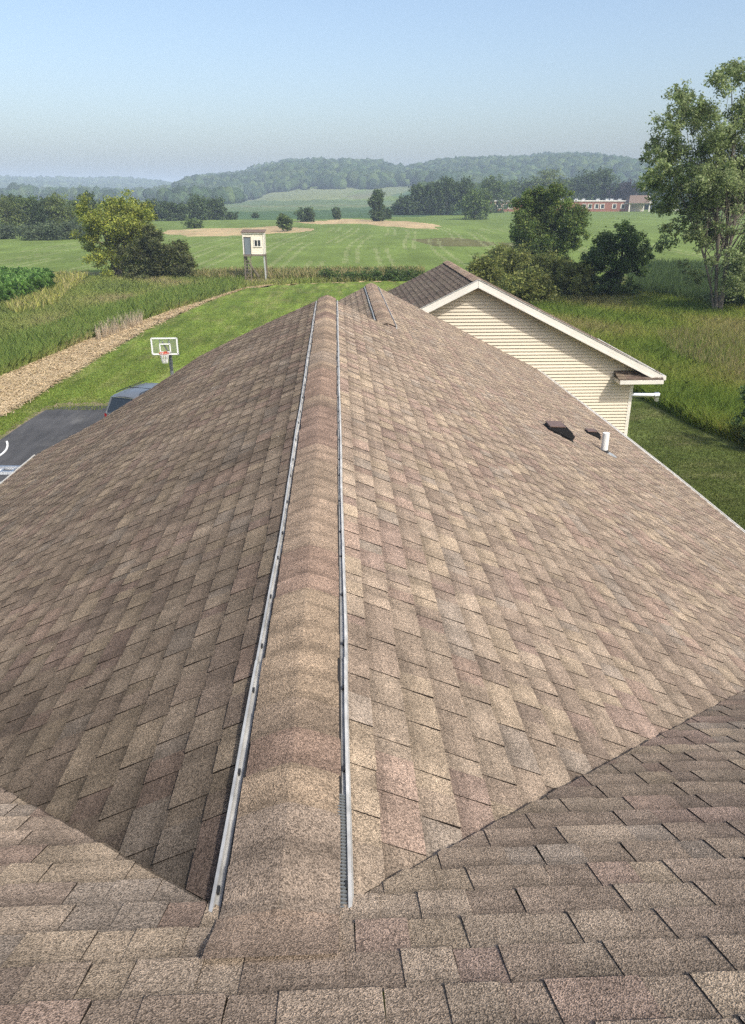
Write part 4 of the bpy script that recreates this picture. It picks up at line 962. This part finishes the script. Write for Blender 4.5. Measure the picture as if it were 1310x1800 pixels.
# ------------------------------------------------------------------ suv on the pad
def suv():
    hx, hy = .36, .933; ang = math.atan2(-hx, hy)
    o = thing('suv', 'blue grey suv parked on the driveway pad with its dark rear window facing us', 'suv', (-7.90, 32.62, GZ + .0), ang)
    # local: x right, y forward
    def sec(y, hw, z0, z1, r): return [(-hw, y, z0), (-hw - .03, y, (z0 + z1) / 2), (-hw + r * .3, y, z1 - r * .4), (-hw + r, y, z1), (hw - r, y, z1), (hw - r * .3, y, z1 - r * .4), (hw + .03, y, (z0 + z1) / 2), (hw, y, z0)]
    b = MB(); b.loft([sec(-2.3, .82, .45, .95, .12), sec(-2.22, .91, .32, 1.04, .1), sec(-1.4, .93, .26, 1.06, .1), (sec(.9, .93, .26, 1.04, .1)), sec(1.2, .92, .26, 1.02, .12), sec(2.1, .88, .3, .92, .2), sec(2.38, .74, .38, .78, .2)], closed=True)
    obj('body', b, M['carpaint'], o, True, True)
    r = MB()
    def top(y, hw, z): return [(-hw, y, z - .05), (-hw + .05, y, z - .012), (-hw + .3, y, z + .012), (0, y, z + .022), (hw - .3, y, z + .012), (hw - .05, y, z - .012), (hw, y, z - .05)]
    r.loft([top(-2.02, .60, 1.70), top(-1.9, .66, 1.745), top(-1.0, .69, 1.775), top(0, .68, 1.77), top(.42, .64, 1.72)]); obj('roof_panel', r, M['carpaint'], o, True, True)
    gl = MB(); zb = 1.04
    gl.poly([(-.80, -2.24, zb), (.80, -2.24, zb), (.60, -2.02, 1.66), (-.60, -2.02, 1.66)]); rw = obj('rear_window', gl, M['glass'], o, local=True)
    gl = MB(); gl.poly([(-.83, 1.12, zb), (-.62, .42, 1.68), (.62, .42, 1.68), (.83, 1.12, zb)]); obj('windshield', gl, M['glass'], o, local=True)
    for s in (-1, 1):
        gl = MB(); gl.poly([(s * .86, -2.05, zb), (s * .675, -1.9, 1.69), (s * .70, 0, 1.72), (s * .66, .40, 1.66), (s * .86, 1.05, zb)][::s]); sw_ = obj('side_window', gl, M['glass'], o, local=True)
        for (ya, yb, xa, xb) in ((-2.23, -2.0, .84, .635), (-1.25, -1.2, .872, .70), (-.15, -.12, .872, .706), (1.1, .43, .86, .66)): pl = MB(); pl.bar((s * xa, ya, zb), (s * xb, yb, 1.69), .07, (1, 1, 1), .05); obj('pillar', pl, M['carpaint'], o, local=True)
        t = MB(); t.box((s * .84, -2.235, .93), (.10, .10, .20)); obj('tail_light', t, M['redlamp'], o, local=True)
        rr = MB(); rr.tube([(s * .56, -1.8, 1.80), (s * .56, -1.7, 1.835), (s * .56, .1, 1.845), (s * .56, .2, 1.80)], .018, 6); obj('roof_rail', rr, M['blacktrim'], o, local=True)
        mi = MB(); mi.box((s * 1.0, .95, 1.08), (.2, .1, .15), taper=.8); obj('mirror', mi, M['carpaint'], o, local=True)
        for yy in (-1.4, 1.45):
            wh = MB(); wh.tube([(s * .70, yy, .35), (s * .93, yy, .35)], .35, 20); wo = obj('wheel', wh, M['rubber'], o, local=True)
            rm = MB(); rm.tube([(s * .90, yy, .35), (s * .945, yy, .35)], [.22, .2], 14); obj('rim', rm, M['galv'], wo, local=True)
    f = MB(); f.bar((-.62, -2.03, 1.685), (.62, -2.03, 1.685), .05, (1, 1, 1), .03); f.bar((-.82, -2.26, 1.03), (.82, -2.26, 1.03), .05, (1, 1, 1), .05); obj('window_trim', f, M['galv'], o, local=True)
    f = MB(); f.bar((-.68, -.75, 1.79), (.68, -.75, 1.79), .05, (1, 1, 1), .02); obj('crossbar', f, M['blacktrim'], o, local=True)
    bp = MB(); bp.box((0, -2.33, .52), (1.7, .14, .24)); obj('bumper', bp, M['blacktrim'], o, local=True)
suv()

# ------------------------------------------------------------------ work van with ladder, mostly out of frame
def van():
    o = thing('van', 'white work van roof with ladder rack below the left gutter', 'van', (-10.35, 19.3, GZ + .03), R(-3))
    def sec(y, hw, z0, z1, r): return [(-hw, y, z0), (-hw - .02, y, z0 + .5), (-hw + .06, y, z1 - r), (-hw + r + .06, y, z1), (hw - r - .06, y, z1), (hw - .06, y, z1 - r), (hw + .02, y, z0 + .5), (hw, y, z0)]
    b = MB(); b.loft([sec(-2.7, .95, .35, 1.95, .12), sec(-2.6, .98, .3, 2.02, .1), sec(1.0, .98, .3, 2.02, .1), sec(1.5, .96, .3, 1.7, .1), sec(2.0, .95, .3, 1.15, .15), sec(2.75, .85, .35, .95, .2)], closed=True); obj('body', b, M['vanwhite'], o, local=True)
    g = MB(); g.poly([(-.8, 1.04, 2.0), (.8, 1.04, 2.0), (.86, 1.98, 1.20), (-.86, 1.98, 1.20)]); obj('windshield', g, M['glass'], o, local=True)
    for s in (-1, 1):
        for yy in (-1.7, 1.75):
            wh = MB(); wh.tube([(s * .75, yy, .35), (s * .99, yy, .35)], .35, 18); obj('wheel', wh, M['rubber'], o, local=True)
        rk = MB(); rk.tube([(s * .86, -2.5, 2.16), (s * .86, 1.3, 2.16)], .03, 8)
        for yy in (-2.2, -.5, 1.1): rk.tube([(s * .86, yy, 1.98), (s * .86, yy, 2.16)], .022, 6)
        obj('rack_rail', rk, M['vanwhite'], o, local=True)
    for yy in (-2.2, -1.1, 0, 1.1): rk = MB(); rk.tube([(-.86, yy, 2.18), (.86, yy, 2.18)], .028, 8); obj('rack_crossbar', rk, M['vanwhite'], o, local=True)
    hk = MB(); a = np.linspace(0, 1.9, 9); hk.tube([(.15 + .0 * t, 2.25, 2.2) for t in (0,)] + [(.1 + .42 * math.sin(t), 2.45 + .1 * t, 2.30 - .18 * math.cos(t) + .12 * t) for t in a], .03, 8); obj('rack_hook', hk, M['vanwhite'], o, local=True)
    hk = MB(); hk.tube([(.1, 1.2, 2.18), (.1, 2.45, 2.15)], .03, 8); obj('rack_arm', hk, M['vanwhite'], o, local=True)
    l = thing('ladder', 'silver extension ladder lying across the white van roof rack', 'ladder', (-10.2, 20.2, GZ + 2.26), R(-3))
    lm = MB()
    for yy in (0, .42): lm.box((0, yy, 0), (3.2, .07, .09))
    obj('rail', lm, M['galv'], l, local=True)
    for x in np.arange(-1.5, 1.55, .3): lm = MB(); lm.tube([(x, 0, 0), (x, .42, 0)], .02, 6); obj('rung', lm, M['galv'], l, local=True)
van()

# ------------------------------------------------------------------ basketball hoop
def hoop():
    Y = 33.4
    a, b, c_, d = AtY(265, 595, Y), AtY(310.5, 594.5, Y), AtY(313, 621, Y), AtY(269.5, 624, Y)
    cx = (a[0] + b[0] + c_[0] + d[0]) / 4; zt = (a[2] + b[2]) / 2; zb = (c_[2] + d[2]) / 2; hw = (b[0] - a[0] + c_[0] - d[0]) / 4
    pb = AtY(301, 660, Y + .75); px = pb[0] + .05
    o = thing('basketball_hoop', 'clear backboard basketball hoop with white frame and grey pole beside the suv', 'basketball hoop', (px, Y + .75, GZ))
    fr = MB(); t = .055
    for (p, q) in (((-hw, zt), (hw, zt)), ((-hw, zb), (hw, zb)), ((-hw, zt), (-hw, zb)), ((hw, zt), (hw, zb))): fr.bar((cx + p[0], Y, p[1]), (cx + q[0], Y, q[1]), t, (1, 1, 1), t)
    f_o = obj('backboard_frame', fr, M['pvc'], o)
    bd = MB(); bd.box((cx, Y + .012, (zt + zb) / 2), (hw * 2, .012, zt - zb)); obj('backboard', bd, M['acrylic'], o)
    bk = MB(); bk.bar((cx - hw, Y + .05, zb - .03), (cx + hw + .05, Y + .05, zb - .03), .05)
    bk.bar((cx + hw + .02, Y + .05, zb - .03), (cx + hw + .02, Y + .05, zt), .03); bk.bar((cx - .2, Y + .06, zt), (cx - .2, Y + .06, zb), .03); bk.bar((cx + .2, Y + .06, zt), (cx + .2, Y + .06, zb), .03); obj('support_frame', bk, M['polegrey'], o)
    sq = MB(); zs = zb + .09; hs = .215; ht = .34
    for (p, q) in (((-hs, zs), (hs, zs)), ((-hs, zs + ht), (hs, zs + ht)), ((-hs, zs), (-hs, zs + ht)), ((hs, zs), (hs, zs + ht))): sq.bar((cx + .02 + p[0], Y - .012, p[1]), (cx + .02 + q[0], Y - .012, q[1]), .045, (1, 1, 1), .045)
    obj('target_square', sq, M['pvc'], o)
    rm = MB(); zr = zb + .10; rr = .20; cy = Y - rr - .12
    rm.tube([(cx + .02 + rr * math.cos(t_), cy + rr * math.sin(t_), zr) for t_ in np.linspace(0, 2 * math.pi, 25)], .016, 6); rm.box((cx + .02, Y - .07, zr - .03), (.16, .14, .09)); obj('rim', rm, M['orange'], o)
    nm = MB()
    for k in range(12):
        for s in (1, -1):
            pts = []
            for j in range(5):
                f = j / 4; t_ = 2 * math.pi * (k + s * f * 1.0) / 12; q = rr * (1 - .45 * f ** .7); pts.append((cx + .02 + q * math.cos(t_), cy + q * math.sin(t_), zr - .42 * f))
            nm.tube(pts, .011, 4)
    obj('net', nm, M['net'], o)
    pl = MB(); pl.tube([(px, Y + .75, GZ - .05), (px, Y + .75, zb - .1)], .075, 12); pl.tube([(px, Y + .75, GZ), (px, Y + .75, GZ + 1.3)], .10, 12); obj('pole', pl, M['polegrey'], o)
    ar = MB()
    for z0, z1 in ((zb - .25, zb + .05), (zb - .1, zt - .15)):
        for s in (-.14, .14): ar.bar((px + s * .3, Y + .75, z0), (cx + s + .04, Y + .06, z1), .05)
    obj('arm', ar, M['polegrey'], o)
hoop()

# ------------------------------------------------------------------ raised hunting blind
def blind():
    Y = 90.0; a, b = AtY(425, 410, Y), AtY(465, 408, Y); zt = (a[2] + b[2]) / 2 - .05; zb = AtY(445, 447, Y)[2]
    x0, x1 = AtY(428, 446, Y)[0], AtY(465.5, 446, Y)[0]; xm = (x0 + x1) / 2; w_ = x1 - x0; dp = 2.2; H = zt - zb
    o = thing('hunting_blind', 'cream hunting blind cabin on tall wooden legs at the hay field edge', 'hunting blind', (xm, Y, GZ))
    cb = MB(); nb = 12
    for k in range(nb):
        z0, z1 = zb + H * k / nb, zb + H * (k + 1) / nb
        cb.box((xm, Y + dp / 2, (z0 + z1) / 2), (w_ - .02, dp - .02, z1 - z0 - .012)); cb.box((xm, Y + dp / 2, z0 + .005), (w_ - .05, dp - .05, .012))
    obj('cabin_wall', cb, M['cabin'], o)
    tr = MB()
    for x in (x0 + .06, x1 - .06): tr.box((x, Y - .02, (zt + zb) / 2), (.13, .05, H))
    tr.box((xm, Y - .08, zt + .02), (w_ + .16, .07, .17)); obj('trim', tr, M['white'], o)
    rf = MB(); t0, t1 = zt + .12, zt + .30; rf.faces([(x0 - .18, Y - .2, t0), (x1 + .12, Y - .2, t0), (x1 + .12, Y + dp + .15, t1), (x0 - .18, Y + dp + .15, t1), (x0 - .18, Y - .2, t0 - .06), (x1 + .12, Y - .2, t0 - .06), (x1 + .12, Y + dp + .15, t1 - .06), (x0 - .18, Y + dp + .15, t1 - .06)], [(0, 1, 2, 3), (7, 6, 5, 4), (0, 4, 5, 1), (1, 5, 6, 2), (2, 6, 7, 3), (3, 7, 4, 0)]); obj('roof', rf, M['roofbrown'], o)
    dw = w_ * .30; dx = x0 + .16 + dw / 2; d_ = MB(); d_.box((dx, Y - .02, zb + H * .39), (dw, .06, H * .78)); do = obj('door', d_, M['door'], o)
    df = MB(); zc = zb + H * .39
    df.box((dx, Y - .04, zb + H * .80), (dw + .1, .06, .09)); df.box((dx - dw / 2, Y - .04, zc), (.05, .06, H * .78)); df.box((dx + dw / 2, Y - .04, zc), (.05, .06, H * .78)); obj('door_frame', df, M['blacktrim'], do)
    wx = x1 - w_ * .31; wz = zb + H * .53; ww, wh = .66, .62
    g = MB()
    for s in (-1, 1): g.box((wx + s * ww * .26, Y - .015, wz), (ww * .42, .04, wh))
    wo = obj('window', g, M['glass'], o)
    f = MB(); f.box((wx, Y - .03, wz + wh / 2 + .05), (ww + .2, .06, .1)); f.box((wx, Y - .04, wz - wh / 2 - .05), (ww + .3, .09, .1)); f.box((wx, Y - .03, wz), (.08, .06, wh)); f.box((wx - ww / 2 - .03, Y - .03, wz), (.1, .06, wh)); f.box((wx + ww / 2 + .03, Y - .03, wz), (.1, .06, wh)); obj('frame', f, M['white'], wo)
    pf = MB(); pf.box((xm, Y + dp / 2 - .1, zb - .09), (w_, dp + .2, .16)); pf.box((dx, Y - .45, zb - .09), (dw + .1, .7, .14)); obj('platform', pf, M['wood'], o)
    for i, (x, y) in enumerate(((x0 + .1, Y + .05), (x1 - .1, Y + .05), (x0 + .1, Y + dp - .1), (x1 - .1, Y + dp - .1))):
        l = MB(); l.bar((x + (.12 if x > xm else .0), y, GZ - .1), (x, y, zb - .05), .15); lo_ = obj('leg', l, M['wood'] if i != 1 else M['lead'], o)  # front right leg gets a pale grey: sunlight put into its colour
        if i == 1: lo_['label'] = 'leg coloured pale as if sunlit'
    br = MB(); br.bar((x0 + .1, Y - .05, zb - .15), (x1 - .75, Y - .05, GZ + .7), .11); br.bar((x0 + .15, Y + .1, zb - .5), (x1 - .7, Y + .1, GZ + .3), .07); obj('brace', br, M['wood'], o)
    ld = MB()
    for x in (dx - .33, dx + .33): ld.bar((x, Y - .95, GZ), (x, Y - .5, zb - .1), .08)
    for k in range(9):
        f_ = (k + .5) / 9.3; ld.box((dx, Y - .95 + .45 * f_, GZ + (zb - GZ) * f_), (.62, .14, .05))
    obj('ladder', ld, M['wood'], o)
blind()

# ------------------------------------------------------------------ brick school far right
def school():
    A = G(858, 374.5); B = G(1106, 371.5); A[1] = B[1] = 452; A = np.array([A[0] * 452 / G(858, 374.5)[1], 452, GZ]); B = np.array([B[0] * 452 / G(1106, 371.5)[1], 452, GZ])
    o = thing('school_building', 'long low red brick building with white flat roof edge beyond the field', 'building', ((A[0] + B[0]) / 2, 452, GZ))
    H = 5.2; m_ = MB(); m_.box(((A[0] + B[0]) / 2, 462, GZ + H / 2 - .5), (B[0] - A[0], 20, H + 1)); obj('wall', m_, M['brick'], o)
    r_ = MB(); r_.box(((A[0] + B[0]) / 2, 462, GZ + H + .28), (B[0] - A[0] + .8, 20.8, .5)); ro = obj('roof', r_, M['white'], o)
    for px in (1012, 1024, 1050, 1066, 1074, 1088, 985, 880):
        v = MB(); p = AtY(px, 356, 458); v.box((p[0], 458, GZ + H + .95), (1.6, 1.4, .9)); v.tube([(p[0] + 1.4, 459, GZ + H + .5), (p[0] + 1.4, 459, GZ + H + 1.5)], .25, 8); obj('roof_unit', v, M['galv'], ro)
    for px in (868, 878, 888, 898, 1027, 1037, 1049, 1059, 1080, 1095):
        p = AtY(px, 363, 452); g = MB(); g.box((p[0], 451.97, GZ + 2.7), (1.9, .1, 2.2)); wo = obj('window', g, M['glass'], o)
        f = MB(); f.box((p[0], 451.9, GZ + 1.5), (2.5, .2, .25)); f.box((p[0] - 1.05, 451.9, GZ + 2.7), (.5, .2, 2.3)); f.box((p[0], 451.9, GZ + 3.9), (2.5, .2, .25)); f.box((p[0] + 1.05, 451.9, GZ + 2.7), (.25, .2, 2.3)); obj('frame', f, M['white'], wo)
    e0, e1 = AtY(1102, 360, 449)[0], AtY(1140, 360, 449)[0]; xm = (e0 + e1) / 2; cw = e1 - e0
    c = MB()
    for x in (e0 + .5, e1 - .5): 
        for y in (446, 455): c.box((x, y, GZ + 2.2), (.6, .6, 4.4))
    obj('canopy_post', c, M['white'], o)
    z0, z1 = GZ + 4.4, GZ + 8.4; c = MB()
    c.faces([(e0 - .4, 445, z0), (e0 - .4, 456, z0), (e0 - .4 + 2.2, 450.5, z1), (e1 + .4, 445, z0), (e1 + .4, 456, z0), (e1 + .4, 450.5, z1)], [(0, 3, 5, 2), (1, 2, 5, 4), (0, 2, 1), (3, 4, 5), (0, 1, 4, 3)]); obj('canopy_roof', c, M['roofbrown'], o)
    c = MB(); c.faces([(e1 + .45, 445, z0), (e1 + .45, 456, z0), (e1 + .45, 450.5, z1), (e1 - 1.0, 444.9, z0), (e1 + .45, 444.9, z0), (e1 + .43, 450.3, z1)], [(0, 1, 2), (3, 4, 5)]); obj('canopy_gable', c, M['white'], o)
    c = MB(); c.box((xm, 452, GZ + 4.2), (cw + .8, 11, .5)); obj('canopy_beam', c, M['white'], o)
    b2 = MB(); b2.box((xm, 459, GZ + 2), (cw, 8, 4)); obj('entrance_wall', b2, M['siding'], o)
school()
def small_car(px, py, m, lab):
    g = G(px, py); o = thing('parked_car', lab, 'car', (g[0], 452, GZ), R(88))
    def sec(y, hw, z0, z1, r=.15): return [(-hw, y, z0), (-hw, y, z1 - r), (-hw + r, y, z1), (hw - r, y, z1), (hw, y, z1 - r), (hw, y, z0)]
    b = MB(); b.loft([sec(-2.2, .75, .4, .9), sec(-2, .88, .28, 1.0), sec(1.2, .88, .28, .98), sec(2.1, .8, .3, .8), sec(2.25, .7, .4, .7)], closed=True); obj('body', b, M[m], o, local=True)
    b = MB(); b.loft([sec(-1.9, .8, .95, 1.02, .05), sec(-1.4, .66, .95, 1.5), sec(.2, .66, .95, 1.52), sec(1.1, .8, .93, 1.0, .05)], closed=True); obj('cabin_glass', b, M['glass'], o, local=True)
    b = MB(); b.box((0, -.6, 1.53), (1.2, 1.6, .05)); obj('roof_panel', b, M[m], o, local=True)
    for s in (-1, 1):
        for y in (-1.35, 1.35): wv = MB(); wv.tube([(s * .7, y, .32), (s * .9, y, .32)], .32, 12); obj('wheel', wv, M['rubber'], o, local=True)
small_car(1156, 371, 'carA', 'silver car parked right of the brick building entrance')
small_car(1172, 371, 'vanwhite', 'white car parked farther right of the brick building entrance')

# ------------------------------------------------------------------ haze
ho = MB(); zlo, zhi = -90.0, 84.0
ho.box((0, 0, (zlo + zhi) / 2), (12400, 12400, zhi - zlo))
hm = bpy.data.materials.new('haze'); hm.use_nodes = True; n = hm.node_tree; n.nodes.remove(n.nodes['Principled BSDF'])
pv_ = n.nodes.new('ShaderNodeVolumePrincipled'); pv_.inputs['Color'].default_value = (.66, .82, 1.0, 1); pv_.inputs['Density'].default_value = .00034; pv_.inputs['Anisotropy'].default_value = -.2
n.links.new(pv_.outputs[0], n.nodes['Material Output'].inputs['Volume'])
h = obj('haze', ho, hm); kind(h, 'stuff')
